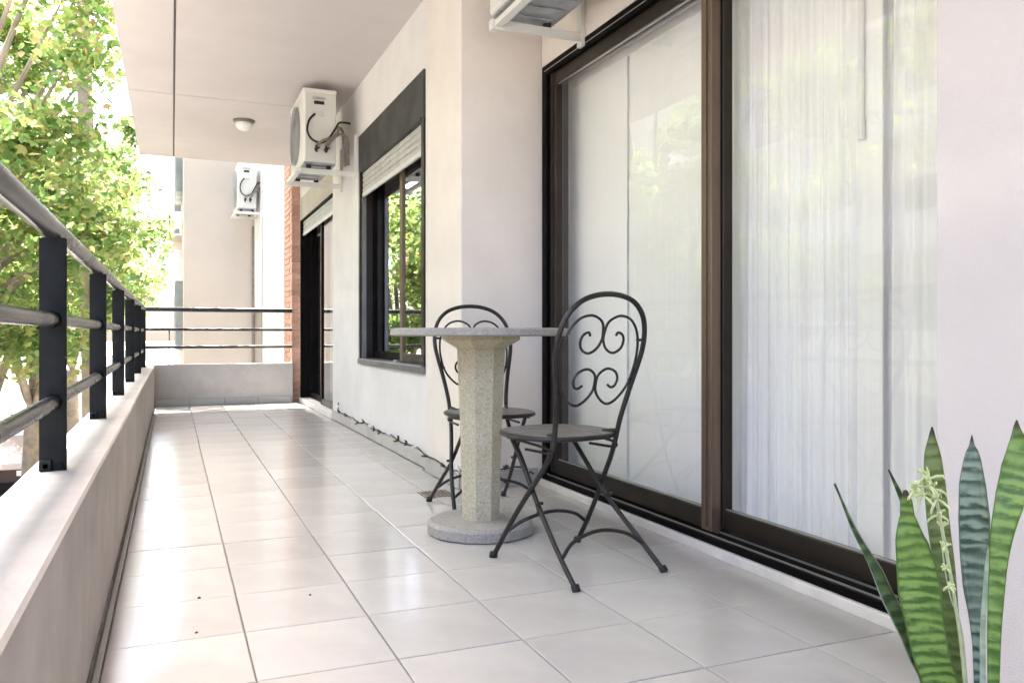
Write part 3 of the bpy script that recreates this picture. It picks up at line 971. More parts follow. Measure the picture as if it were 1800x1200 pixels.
# ------------------------------------------------------------------ air conditioners
def make_ac(label, loc, w, d, h, gap, bracket_len, rail_gap, ext=0.055):
    """Outdoor unit; origin at rear bottom corner of the service side: -X is the street, service side faces -Y."""
    t = thing("air_conditioner", label, "air conditioner", loc, group="outdoor air conditioner units on wall brackets")
    body = MB()
    body.box(-d, 0, 0, w, 0.012, h - 0.008, 0.012)
    body.box(-d - 0.004, 0.004, -0.004, w + 0.004, h - 0.03, h, 0.006)
    casing = body.build("casing", M["ac"], t)
    MB().box(-d + 0.012, -0.006, -0.006, -0.0005, 0.03, h - 0.034, 0.002).build("service_panel", M["ac_side"], t)
    tray = MB().box(-d + 0.005, -0.005, 0.005, w - 0.005, 0.0, 0.0115)
    for k in range(6):
        y = w * (0.1 + 0.15 * k)
        tray.box(-d + 0.04, -0.04, y, y + 0.05, -0.008, -0.0002, 0.003)
    tray.build("base_tray", M["ac_bottom"], t)
    # fan grille on the front (faces -X)
    R_ = min(h, w) * 0.40
    cy, cz = w * 0.56, h * 0.5
    g = MB()
    for q in range(9):
        r = R_ * (0.14 + 0.86 * q / 8)
        pts = [(-d - 0.012 - 0.018 * math.cos(q / 8 * 1.3), cy + r * math.cos(a), cz + r * math.sin(a)) for a in [2 * math.pi * k / 36 for k in range(36)]]
        g.tube(pts, 0.0035, 5, closed=True)
    for k in range(12):
        a = 2 * math.pi * k / 12
        g.tube([(-d - 0.026, cy + 0.1 * R_ * math.cos(a), cz + 0.1 * R_ * math.sin(a)), (-d - 0.012, cy + R_ * math.cos(a), cz + R_ * math.sin(a))], 0.003, 5)
    g.build("fan_grille", M["ac_dark"], t)
    fd = MB()
    vs = [(-d - 0.0055, cy + R_ * math.cos(2 * math.pi * k / 32), cz + R_ * math.sin(2 * math.pi * k / 32)) for k in range(32)]
    vs2 = [(x + 0.004, y_, z_) for x, y_, z_ in vs]
    fd.add(vs + vs2, [tuple(range(32)), tuple(range(63, 31, -1))] + [(k, (k + 1) % 32, 32 + (k + 1) % 32, 32 + k) for k in range(32)])
    fd.build("fan_opening", M["ac_dark"], t)
    # service side details
    mid = -d * 0.55
    MB().box(mid - 0.035, mid + 0.045, -0.0105, -0.0062, h * 0.79, h * 0.835, 0.002).build("handle_recess", M["rubber"], t)
    MB().box(mid - 0.045, mid + 0.055, -0.0085, -0.0062, h * 0.855, h * 0.89).build("rating_label", M["label"], t)
    MB().box(mid - 0.05, mid + 0.04, -0.022, -0.0062, h * 0.64, h * 0.68, 0.004).build("terminal_cover", M["ac_side"], t)
    cab = catmull([(mid - 0.03, -0.02, h * 0.655), (mid - 0.075, -0.026, h * 0.56), (mid - 0.09, -0.028, h * 0.42), (mid - 0.055, -0.03, h * 0.31),
                   (mid + 0.02, -0.03, h * 0.275), (mid + 0.08, -0.028, h * 0.35), (mid + 0.13, -0.022, h * 0.48), (0.03, 0.01, h * 0.58), (0.12, 0.05, h * 0.60)], 6)
    MB().tube(cab, 0.0085, 8).build("cable", M["rubber"], t, smooth=True)
    for dx in (-0.02, 0.055):
        v = MB().tube([(mid + dx, -0.004, h * 0.19), (mid + dx, -0.045, h * 0.19)], 0.014, 10)
        v.tube([(mid + dx, -0.034, h * 0.145), (mid + dx, -0.034, h * 0.235)], 0.010, 8)
        v.tube([(mid + dx + .005, -0.04, h * 0.19), (mid + dx + .02, -0.055, h * 0.20)], 0.008, 6)
        v.build("valve", M["rubber"], t)
    pipe = catmull([(mid + 0.055, -0.04, h * 0.23), (mid + 0.085, -0.045, h * 0.30), (mid + 0.14, -0.035, h * 0.42), (0.02, -0.015, h * 0.50), (0.06, 0.03, h * 0.44), (0.08, 0.06, h * 0.2), (0.085, 0.08, 0.01)], 6)
    MB().tube(pipe, 0.013, 8).build("pipe", M["insul"], t, smooth=True)
    pipe2 = catmull([(mid - 0.02, -0.04, h * 0.235), (mid + 0.03, -0.05, h * 0.30), (mid + 0.12, -0.04, h * 0.36), (0.03, 0.0, h * 0.42), (0.1, 0.05, h * 0.38), (0.11, 0.08, 0.02)], 6)
    MB().tube(pipe2, 0.011, 8).build("pipe", M["insul"], t, smooth=True)
    # bracket: two arms, two wall uprights, feet
    for yb in (0.07, w - 0.07):
        arm = MB()
        x0, x1 = -d - ext, bracket_len
        arm.box(x0, x1, yb - 0.022, yb + 0.022, -gap - 0.006, -gap, 0.0015)
        arm.box(x0, x1, yb - 0.022, yb - 0.017, -gap - 0.044, -gap - 0.0062)
        arm.box(x0 - 0.005, x0 - 0.0002, yb - 0.022, yb + 0.022, -gap - 0.044, -gap, 0.001)
        a_ = arm.build("bracket_arm", M["ac"], t)
        MB().box(bracket_len, bracket_len + 0.02, yb - 0.024, yb + 0.024, -gap - 0.06, -gap + 0.30, 0.002).build("wall_upright", M["ac"], a_)
        for xx in (-d + 0.05, -0.05):
            MB().tube([(xx, yb, -gap), (xx, yb, 0.0)], 0.020, 10).build("rubber_foot", M["rubber"], a_)
    MB().box(-d - ext + 0.005, -d - ext + 0.045, 0.02, w - 0.02, -gap - 0.034, -gap - 0.0065, 0.002).build("bracket_bar", M["ac"], t)
    return t
make_ac("white outdoor unit with looping cable hanging between the window and the ceiling light", (1.205, 6.50, 2.125), 0.74, 0.255, 0.59, 0.03, 0.153, 0.05)
make_ac("white outdoor unit seen from below above the top left of the sliding door", (1.66, 2.72, 2.235), 0.78, 0.31, 0.50, 0.03, 0.118, 0.05, ext=0.015)
make_ac("distant pale outdoor unit on the neighbouring cream building", (1.19, 12.95, 2.68), 0.72, 0.27, 0.70, 0.03, 0.168, 0.05)

# ------------------------------------------------------------------ ceiling light
cl = thing("ceiling_light", "small round opal ceiling light near the far end of the ceiling", "light", (0.62, 7.95, H))
MB().lathe([(0.085, -0.022), (0.098, -0.012), (0.10, -0.0005)], 28).build("base_ring", M["lamp"], cl, smooth=True)
MB().lathe([(0.004, -0.095), (0.03, -0.092), (0.055, -0.08), (0.070, -0.060), (0.076, -0.040), (0.072, -0.0225)], 28).build("glass_dome", M["opal"], cl, smooth=True)

# ------------------------------------------------------------------ stone table
tb = thing("patio_table", "round cast stone pedestal table with octagonal stem between the two chairs", "table", (1.140, 3.05, 0))
def wob(prof, n, seed, amp):
    rnd = random.Random(seed)
    b = MB().lathe(prof, n)
    ws = [1 + rnd.uniform(-amp, amp) for _ in range(n)]
    b.v = [(x * ws[i % n], y * ws[i % n], z) for i, (x, y, z) in enumerate(b.v)]
    return b
wob([(0.200, 0.0), (0.212, 0.006), (0.212, 0.040), (0.198, 0.052), (0.10, 0.054)], 40, 3, 0.012).build("foot_slab", M["stone_g"], tb)
oct_rot = math.radians(22.5 - 12)
MB().lathe([(0.076, 0.0525), (0.079, 0.20), (0.087, 0.45), (0.099, 0.728)], 8, rot=oct_rot).build("stem", M["stone"], tb)
MB().lathe([(0.100, 0.7285), (0.106, 0.735), (0.155, 0.762), (0.160, 0.766), (0.160, 0.7795)], 8, rot=oct_rot).build("capital", M["stone"], tb)
wob([(0.342, 0.780), (0.358, 0.785), (0.358, 0.806), (0.345, 0.811)], 64, 5, 0.003).build("table_top", M["stone_g"], tb)

# ------------------------------------------------------------------ bistro chairs
def make_chair(label, loc, rz):
    t = thing("bistro_chair", label, "chair", loc, rz, group="folding iron bistro chairs at the stone table")
    Rt = 0.009
    def yb(z):            # depth of the back frame at height z
        if z > 0.40:
            return -0.055 - (z - 0.45) * 0.26
        return -0.047 + (0.40 - z) * 0.70
    half = [(0.190, 0.0), (0.183, 0.10), (0.170, 0.20), (0.150, 0.30), (0.139, 0.36), (0.135, 0.42), (0.140, 0.50), (0.158, 0.60), (0.176, 0.68), (0.185, 0.74), (0.180, 0.80), (0.158, 0.852), (0.115, 0.892), (0.060, 0.912)]
    path = [(x, yb(z), z) for x, z in half] + [(0, yb(0.918), 0.918)] + [(-x, yb(z), z) for x, z in reversed(half)]
    MB().tube(catmull(path, 5), Rt, 10).build("back_frame", M["iron"], t, smooth=True)
    # scrolled inlay of two mirrored strands
    px = [(470, 712), (483, 690), (510, 703), (520, 740), (503, 795), (455, 826), (412, 800), (392, 745), (392, 690), (418, 625), (465, 588), (510, 580),
          (560, 602), (596, 660), (613, 735), (611, 830), (596, 920), (566, 1025), (520, 1105), (470, 1158), (425, 1172), (385, 1140), (357, 1085),
          (352, 1030), (368, 975), (405, 938), (440, 932), (478, 955), (492, 1000), (476, 1048), (450, 1058), (430, 1040)]
    for s in (1, -1):
        pts = []
        for a, b in px:
            z = 0.923 - (b - 430) * 0.0005
            x = max(0.004, (a - (390 - (b - 700) * 0.12)) * 0.00069)
            pts.append((s * x, yb(z) + 0.001 * s, z))
        MB().tube(catmull(pts, 4), 0.0045, 8).build("scroll", M["iron"], t, smooth=True)
        for z, xa, xb in ((0.768, 0.152, 0.182), (0.632, 0.145, 0.164)):
            MB().tube([(s * xa, yb(z), z), (s * xb, yb(z), z)], 0.005, 6).build("tie", M["iron"], t)
    # seat
    st = MB()
    n = 40
    prof = []
    for k in range(n):
        a = 2 * math.pi * k / n
        c, s_ = math.cos(a), math.sin(a)
        e = 0.8
        prof.append((0.188 * math.copysign(abs(c) ** e, c), 0.105 + 0.185 * math.copysign(abs(s_) ** e, s_)))
    st.prism(prof, 'z', 0.443, 0.449)
    st.build("seat", M["seat"], t)
    MB().tube([(x, y, 0.440) for x, y in prof], 0.0085, 8, closed=True).build("seat_rim", M["iron"], t, smooth=True)
    # folding legs from the seat front to the rear feet
    for s in (1, -1):
        lg = catmull([(s * 0.128, 0.215, 0.432), (s * 0.138, 0.11, 0.32), (s * 0.150, 0.015, 0.215), (s * 0.172, -0.115, 0.10), (s * 0.186, -0.235, 0.0)], 5)
        MB().tube(lg, 0.0085, 10).build("leg", M["iron"], t, smooth=True)
        MB().tube([(s * 0.190, 0.233, 0.0), (s * 0.189, 0.228, 0.016)], 0.0145, 10).build("foot_cap", M["rubber"], t, smooth=True)
        MB().tube([(s * 0.186, -0.2355, 0.0), (s * 0.184, -0.224, 0.016)], 0.0135, 10).build("foot_cap", M["rubber"], t, smooth=True)
        MB().tube([(s * 0.140, 0.005, 0.224), (s * 0.166, 0.005, 0.224)], 0.006, 8).build("pivot", M["iron"], t)
        # seat hinge brackets
        MB().tube(catmull([(s * 0.134, yb(0.455), 0.455), (s * 0.128, -0.03, 0.452), (s * 0.12, 0.0, 0.447)], 4), 0.008, 8).build("hinge", M["iron"], t, smooth=True)
        MB().tube(catmull([(s * 0.150, 0.20, 0.425), (s * 0.152, 0.02, 0.416), (s * 0.148, -0.035, 0.408), (s * 0.142, -0.03, 0.395), (s * 0.142, 0.1, 0.393)], 4), 0.005, 6).build("slide_guide", M["iron"], t, smooth=True)
    fb = catmull([(0.178, 0.175, 0.095), (0.11, 0.155, 0.135), (0, 0.145, 0.155), (-0.11, 0.155, 0.135), (-0.178, 0.175, 0.095)], 6)
    MB().tube(fb, 0.0065, 8).build("stretcher", M["iron"], t, smooth=True)
    rb = catmull([(0.176, -0.145, 0.075), (0.11, -0.125, 0.118), (0, -0.118, 0.138), (-0.11, -0.125, 0.118), (-0.176, -0.145, 0.075)], 6)
    MB().tube(rb, 0.0065, 8).build("stretcher", M["iron"], t, smooth=True)
    return t
c1 = make_chair("black iron bistro chair in front of the sliding door with its whole scrolled back showing", (1.28, 2.49, 0), math.radians(11.4))
c2 = copy_tree(c1)
c2.location = (1.295, 3.45, 0)
c2.rotation_euler = (0, 0, math.radians(177.5))
c2["label"] = "black iron bistro chair partly hidden behind the stone table by the column"

# ------------------------------------------------------------------ snake plant
def blade(name, pts, mat, parent, facing, cup=0.12, thick=0.004, twist=0.0):
    """Leaf from centre points with widths; facing = horizontal direction the blade looks to."""
    C_ = [Vector(p[:3]) for p in pts]
    W_ = [p[3] for p in pts]
    n0 = len(C_)
    cs = catmull(C_, 5)
    ws = [float(x) for x in np.interp(np.linspace(0, n0 - 1, len(cs)), range(n0), W_)]
    L = [0.0]
    for i in range(1, len(cs)):
        L.append(L[-1] + (cs[i] - cs[i - 1]).length)
    ncol = 7
    f = Vector(facing).normalized()
    verts, faces, uvs = [], [], []
    for layer in (0, 1):
        for i, p in enumerate(cs):
            t = (cs[min(i + 1, len(cs) - 1)] - cs[max(i - 1, 0)]).normalized()
            side_ = t.cross(f).normalized()
            an = twist * (L[i] / L[-1] - 0.5)
            nrm = side_.cross(t).normalized()
            side_ = (side_ * math.cos(an) + nrm * math.sin(an)).normalized()
            nrm = side_.cross(t).normalized()
            for k in range(ncol):
                u = k / (ncol - 1)
                x = (u - 0.5) * ws[i]
                ripple = 0.0015 * math.sin(L[i] * 60 + k) * (abs(u - .5) * 2)
                dz = cup * ws[i] * (4 * (u - 0.5) ** 2) + ripple
                th = thick * (1 - 0.85 * (2 * abs(u - 0.5)) ** 2) * (0 if layer == 0 else -1)
                verts.append(p + side_ * x + nrm * (dz + th))
                uvs.append((u, L[i] / L[-1]))
    m_ = len(cs)
    for layer in (0, 1):
        o = layer * m_ * ncol
        for i in range(m_ - 1):
            for k in range(ncol - 1):
                q = (o + i * ncol + k, o + i * ncol + k + 1, o + (i + 1) * ncol + k + 1, o + (i + 1) * ncol + k)
                faces.append(q if layer == 0 else tuple(reversed(q)))
    o = m_ * ncol
    for i in range(m_ - 1):
        for k in (0, ncol - 1):
            faces.append((i * ncol + k, (i + 1) * ncol + k, o + (i + 1) * ncol + k, o + i * ncol + k))
    me = bpy.data.meshes.new(name)
    base = parent.location
    me.from_pydata([tuple(v - base) for v in verts], [], faces)
    uvl = me.uv_layers.new(name="UVMap")
    for lp in me.loops:
        uvl.data[lp.index].uv = uvs[lp.vertex_index]
    for p in me.polygons:
        p.use_smooth = True
    me.materials.append(mat)
    return link(name, me, parent)

sp_ = thing("snake_plant", "potted snake plant with banded upright leaves in the right foreground", "plant", (1.0, 0.82, 0))
MB().lathe([(0.095, 0.0), (0.10, 0.004), (0.128, 0.185), (0.140, 0.19), (0.142, 0.222), (0.136, 0.226), (0.126, 0.222), (0.122, 0.19)], 36).build("pot", M["terracotta"], sp_, smooth=True)
MB().lathe([(0.001, 0.205), (0.06, 0.208), (0.1225, 0.202), (0.1225, 0.19)], 28).build("soil", M["soil"], sp_, smooth=True)
fc = (-0.77, -0.63, 0.0)      # towards the street and the near end
B0 = 0.20
blade("leaf", [(0.985, 0.812, B0, 0.012), (0.968, 0.82, 0.305, 0.014), (0.955, 0.826, 0.344, 0.019), (0.939, 0.832, 0.388, 0.024), (0.921, 0.84, 0.427, 0.021), (0.905, 0.847, 0.463, 0.017),
               (0.888, 0.854, 0.494, 0.009), (0.873, 0.86, 0.524, 0.006), (0.86, 0.865, 0.554, 0.004), (0.849, 0.87, 0.581, 0.002)], M["leaf_dark"], sp_, (-0.9, -0.3, 0.1), 0.35)
blade("leaf", [(0.975, 0.788, B0, 0.035), (0.960, 0.791, 0.31, 0.045), (0.947, 0.796, 0.356, 0.046), (0.939, 0.8, 0.402, 0.048), (0.933, 0.802, 0.441, 0.054), (0.928, 0.804, 0.479, 0.049), (0.921, 0.807, 0.514, 0.037),
               (0.918, 0.809, 0.545, 0.018), (0.916, 0.809, 0.564, 0.015), (0.915, 0.81, 0.578, 0.005)], M["leaf_bright"], sp_, fc, 0.10)
blade("leaf", [(1.035, 0.824, B0, 0.020), (1.031, 0.826, 0.288, 0.023), (1.024, 0.829, 0.373, 0.024), (1.016, 0.832, 0.454, 0.028), (1.009, 0.836, 0.519, 0.029), (1.004, 0.838, 0.576, 0.028), (1.001, 0.839, 0.616, 0.022),
               (1.0, 0.839, 0.641, 0.01), (1.0, 0.839, 0.657, 0.002)], M["leaf_olive"], sp_, fc, 0.10)
blade("leaf", [(1.046, 0.798, B0, 0.014), (1.044, 0.799, 0.297, 0.014), (1.042, 0.8, 0.356, 0.014), (1.041, 0.801, 0.4, 0.022), (1.039, 0.801, 0.436, 0.032), (1.038, 0.802, 0.484, 0.037), (1.037, 0.802, 0.532, 0.039),
               (1.035, 0.803, 0.58, 0.033), (1.035, 0.803, 0.619, 0.019), (1.034, 0.803, 0.634, 0.007), (1.034, 0.803, 0.648, 0.001)], M["leaf_silver"], sp_, fc, 0.12)
blade("leaf", [(1.004, 0.752, B0, 0.014), (1.006, 0.75, 0.323, 0.014), (1.007, 0.749, 0.402, 0.017), (1.012, 0.748, 0.477, 0.021), (1.017, 0.745, 0.53, 0.028), (1.028, 0.741, 0.576, 0.036), (1.035, 0.738, 0.613, 0.036),
               (1.037, 0.737, 0.643, 0.024), (1.035, 0.738, 0.662, 0.01), (1.035, 0.738, 0.675, 0.002)], M["leaf_bright"], sp_, fc, 0.10)
blade("leaf", [(1.018, 0.777, B0, 0.007), (1.02, 0.776, 0.31, 0.007), (1.021, 0.776, 0.391, 0.007), (1.026, 0.774, 0.469, 0.006), (1.03, 0.773, 0.507, 0.002)], M["leaf_pale"], sp_, fc, 0.1)
blade("leaf", [(1.06, 0.858, B0, 0.008), (1.036, 0.868, 0.443, 0.008), (1.014, 0.877, 0.501, 0.01), (0.997, 0.884, 0.543, 0.01), (0.985, 0.889, 0.568, 0.006), (0.975, 0.893, 0.589, 0.002)], M["leaf_dark"], sp_, (-0.9, -0.3, 0.1), 0.3)
blade("leaf", [(0.93, 0.775, B0, 0.02), (0.925, 0.772, 0.26, 0.022), (0.918, 0.768, 0.315, 0.012), (0.916, 0.766, 0.335, 0.002)], M["leaf_dark"], sp_, fc, 0.15)
# flower spike
fs_pts = catmull([(0.985, 0.765, B0), (0.958, 0.757, 0.36), (0.938, 0.754, 0.45), (0.922, 0.755, 0.52), (0.908, 0.758, 0.585), (0.900, 0.762, 0.605)], 6)
base = Vector(sp_.location)
spike = MB().tube([p - base for p in fs_pts], 0.0022, 6).build("flower_spike", M["stem"], sp_, smooth=True)
rnd = random.Random(11)
def floret(c, s, nm):
    b = MB()
    axis = Vector((rnd.uniform(-1, 1), rnd.uniform(-1, 1), rnd.uniform(0.0, 1.0))).normalized()
    for k in range(7):
        d = (axis * 0.6 + Vector((rnd.uniform(-1, 1), rnd.uniform(-1, 1), rnd.uniform(-0.7, 1)))).normalized()
        pts = [Vector(c), Vector(c) + d * s * 0.5, Vector(c) + d * s * 0.9 + Vector((0, 0, -0.12 * s)), Vector(c) + d * s * 1.0 + Vector((0, 0, -0.35 * s))]
        b.tube([p - base for p in pts], [0.0011, 0.0019, 0.0015, 0.0006], 5)
    return b.build("floret", M["petal"], spike, smooth=True)
for c, s in (((0.902, 0.761, 0.603), 0.024), ((0.898, 0.763, 0.597), 0.026), ((0.906, 0.759, 0.590), 0.024), ((0.886, 0.768, 0.589), 0.018), ((0.911, 0.757, 0.577), 0.022), ((0.894, 0.765, 0.582), 0.022),
             ((0.912, 0.757, 0.556), 0.017), ((0.917, 0.755, 0.540), 0.014), ((0.921, 0.754, 0.515), 0.012), ((0.924, 0.754, 0.486), 0.011), ((0.929, 0.754, 0.463), 0.010)):
    floret(c, s * 0.8, "floret")
MB().tube([p - base for p in catmull([(1.02, 0.79, B0), (1.012, 0.80, 0.37), (1.000, 0.808, 0.42), (0.994, 0.812, 0.455), (0.99, 0.816, 0.50)], 6)], 0.0011, 5).build("dry_stalk", M["stem"], sp_)

# ------------------------------------------------------------------ cord, drain, crumbs
rnd = random.Random(5)
cp = [(1.372, 7.30, 0.175), (1.366, 7.28, 0.12)]
y = 7.2
while y > 4.62:
    cp.append((XW - 0.010 - rnd.uniform(0, 0.012), y, 0.094 + rnd.uniform(-0.008, 0.012)))
    y -= rnd.uniform(0.10, 0.2)
cp += [(XC - 0.018, 4.46, 0.098), (XC - 0.02, 4.25, 0.100), (XC - 0.022, 4.05, 0.085), (XC - 0.012, 3.91, 0.095), (XC + 0.03, 3.875, 0.10), (1.45, 3.872, 0.10), (1.56, 3.870, 0.095), (1.66, 3.872, 0.10), (1.74, 3.87, 0.06)]
cord = thing("cord", "dark knotted cord draped along the wall base past the column", "cord")
sm = catmull(cp, 6)
MB().tube(sm, 0.0045, 6).build("wire", M["cord"], cord, smooth=True)
for k, q in enumerate(range(4, len(sm) - 2, 9)):
    p = sm[q]
    b = MB()
    for _ in range(3):
        d = Vector((rnd.uniform(-1, 0.1), rnd.uniform(-1, 1), rnd.uniform(-0.3, 1))).normalized()
        b.tube([p, p + d * rnd.uniform(0.018, 0.035)], [0.007, 0.004], 6)
    b.build("knot" if k % 3 else "bulb", M["cord"] if k % 3 else M["plastic_w"], cord)

dr = thing("floor_drain", "small rusty square drain cover in the floor beside the far chair", "drain", (1.20, 3.84, 0.001))
b = MB()
b.box(-0.075, 0.075, -0.075, -0.062, 0, 0.004).box(-0.075, 0.075, 0.062, 0.075, 0, 0.004).box(-0.075, -0.062, -0.062, 0.062, 0, 0.004).box(0.062, 0.075, -0.062, 0.062, 0, 0.004)
b.build("frame", M["insul"], dr)
for k in range(6):
    x = -0.055 + k * 0.02
    MB().box(x, x + 0.010, -0.0615, 0.0615, 0.0, 0.0035).build("bar", M["insul"], dr)
MB().box(-0.0618, 0.0618, -0.0618, 0.0618, -0.0004, 0.0006).build("gap", M["rubber"], dr)

for (x, y, s, lab) in ((0.075, 2.60, 0.005, "tiny dark leaf crumb on the second tile column near the parapet"), (0.06, 2.30, 0.004, "tiny dark crumb on the tile joint by the parapet"),
                       (0.385, 2.50, 0.0035, "tiny dark speck on the tile joint in the middle of the floor")):
    b = MB().lathe([(s * .9, 0.0012), (s, 0.002), (s * .5, 0.005), (s * .1, 0.006)], 6)
    b.v = [(u * (1 + .4 * random.random()), v * .7, w_) for u, v, w_ in b.v]
    tag(b.build("leaf_crumb", M["crumb"], loc=(x, y, 0)), lab, "debris", "crumbs of dry leaf on the floor tiles")

# ------------------------------------------------------------------ neighbouring building
nb = thing("neighbour_building", "neighbouring cream apartment block beyond the far parapet", "building")
NY = 14.0
b = MB()
b.box(0.175, 9.0, NY, NY + 16, GZ, 11.0)
b.build("wall", M["cream"], nb)
MB().box(XW + 0.02, 9.0, 10.46, NY - 0.003, GZ, 13.0).build("side_wall", M["white"], nb)  # sunlit wall: grazing sun put into the white base colour
# stacked bay windows and balconies on its street face, seen at a grazing angle
for fl_ in range(5):
    z = GZ + 0.9 + fl_ * 2.75
    for yb in (15.2, 18.6, 22.0, 25.4):
        wn_ = MB().box(0.045, 0.174, yb, yb + 1.7, z - 0.10, z - 0.001).box(0.045, 0.174, yb, yb + 1.7, z + 1.551, z + 1.62).build("bay_window", M["white"], nb)
        MB().box(0.06, 0.1735, yb + 0.03, yb + 1.67, z + 0.35, z + 1.05).box(0.05, 0.1735, yb + 0.03, yb + 1.67, z + 1.056, z + 1.55).build("pane", M["bay_glass"], wn_)
    for yb in (16.95,):
        bl = MB().box(-0.06, 0.174, yb, yb + 1.5, z - 0.35, z - 0.22).build("balcony", M["cream"], nb)
        rr = MB()
        for q in range(6):
            rr.box(-0.055, -0.04, yb + 0.02 + q * 0.28, yb + 0.05 + q * 0.28, z - 0.22, z + 0.65)
        rr.box(-0.06, -0.035, yb, yb + 1.5, z + 0.65, z + 0.69)
        rr.build("balcony_rail", M["rail"], bl)
MB().box(1.20, XW + 0.018, 12.10, 12.16, GZ, 4.6).build("pilaster", M["white"], nb)
MB().tube([(1.235, NY - 0.03, GZ), (1.235, NY - 0.03, 2.55)], 0.025, 8).build("drain_pipe", M["insul"], nb, smooth=True)
MB().tube([(1.31, 13.2, 2.6), (1.31, 13.2, 0.9), (1.30, 13.0, 0.2), (1.34, 12.6, -0.3)], 0.02, 8).build("drain_pipe", M["rubber"], nb, smooth=True)
wl = thing("wall_lamp", "small dark lamp on the white wall beyond the brick pier", "lamp", (XW + 0.018, 12.6, 3.05))
MB().box(-0.012, 0.0, -0.05, 0.05, -0.09, 0.09, 0.003).build("backplate", M["black"], wl)
MB().box(-0.11, -0.0125, -0.06, 0.06, -0.12, 0.06, 0.01).build("housing", M["black"], wl)
hb = thing("sunlit_patch", "white panel added for the sunlit patch on the neighbouring white wall", "sunlit patch", (1.30, 13.4, 0))  # added panel: sunlit patch of the wall built as a white sheet
vs = []
MB().box(-0.05, -0.042, -0.55, 0.55, 1.2, 3.9).build("sunlit_panel", M["sunlit_panel"], hb)
MB().tube([(-0.046, -0.56, 1.19), (-0.046, 0.56, 1.19)], 0.018, 8).build("panel_edge", M["white"], hb)

# ------------------------------------------------------------------ buildings across the street
def block(label, x, y0, y1, ztop, mat, bays, storeys, depth=10):
    t = thing("apartment_building", label, "building", (x, (y0 + y1) / 2, GZ), group="apartment buildings across the street")
    hl = (y1 - y0) / 2
    MB().box(-depth, 0, -hl, hl, 0, ztop).build("wall", mat, t)
    MB().box(-depth - 0.1, 0.25, -hl - 0.001, hl + 0.001, ztop, ztop + 0.5).build("cornice", mat, t)
    sh = ztop / storeys
    bw = 2 * hl / bays
    wme = pme = bme_ = None
    for s in range(storeys):
        for k in range(bays):
            yc = -hl + bw * (k + 0.5)
            zc = sh * s + 0.9
            if wme is None:
                q = MB()
                ww, hh = bw * 0.5, sh * 0.52
                q.box(0, 0.06, -ww / 2 - 0.06, -ww / 2, -0.06, hh + 0.06).box(0, 0.06, ww / 2, ww / 2 + 0.06, -0.06, hh + 0.06)
                q.box(0, 0.06, -ww / 2, ww / 2, hh, hh + 0.06).box(0, 0.10, -ww / 2, ww / 2, -0.06, 0)
                wo = q.build("window", M["white"], t, loc=(0.001, yc, zc))
                po = MB().box(0.004, 0.02, -ww / 2, ww / 2, 0, hh).box(0.021, 0.04, -0.02, 0.02, 0, hh).build("pane", M["win_dark"], wo)
                wme, pme = wo.data, po.data
            else:
                wo = link("window", wme, t, (0.001, yc, zc))
                link("pane", pme, wo)
        if s > 0:
            for k in range(0, bays, 2):
                yc = -hl + bw * (k + 0.5)
                q = MB().box(0.11, 1.0, -bw * .45, bw * .45, -0.1, 0.02).box(0.95, 1.0, -bw * .45, bw * .45, 0.02, 0.85)
                if bme_ is None:
                    bo = q.build("balcony", M["white"], t, loc=(0, yc, sh * s + 0.55))
                    bme_ = bo.data
                else:
                    link("balcony", bme_, t, (0, yc, sh * s + 0.55))
    return t
block("pale five storey apartment building across the street", -14.6, 2, 17, 15.0, M["facade_a"], 5, 5)
block("tall grey apartment building across the street", -14.9, 17.2, 33, 19.5, M["facade_b"], 5, 6)
block("low pale apartment building farther down across the street", -14.6, 33.2, 60, 11.5, M["facade_a"], 8, 4)
block("low grey apartment building across the street left of the pale one", -14.6, -16, 1.8, 11.5, M["facade_b"], 6, 4)

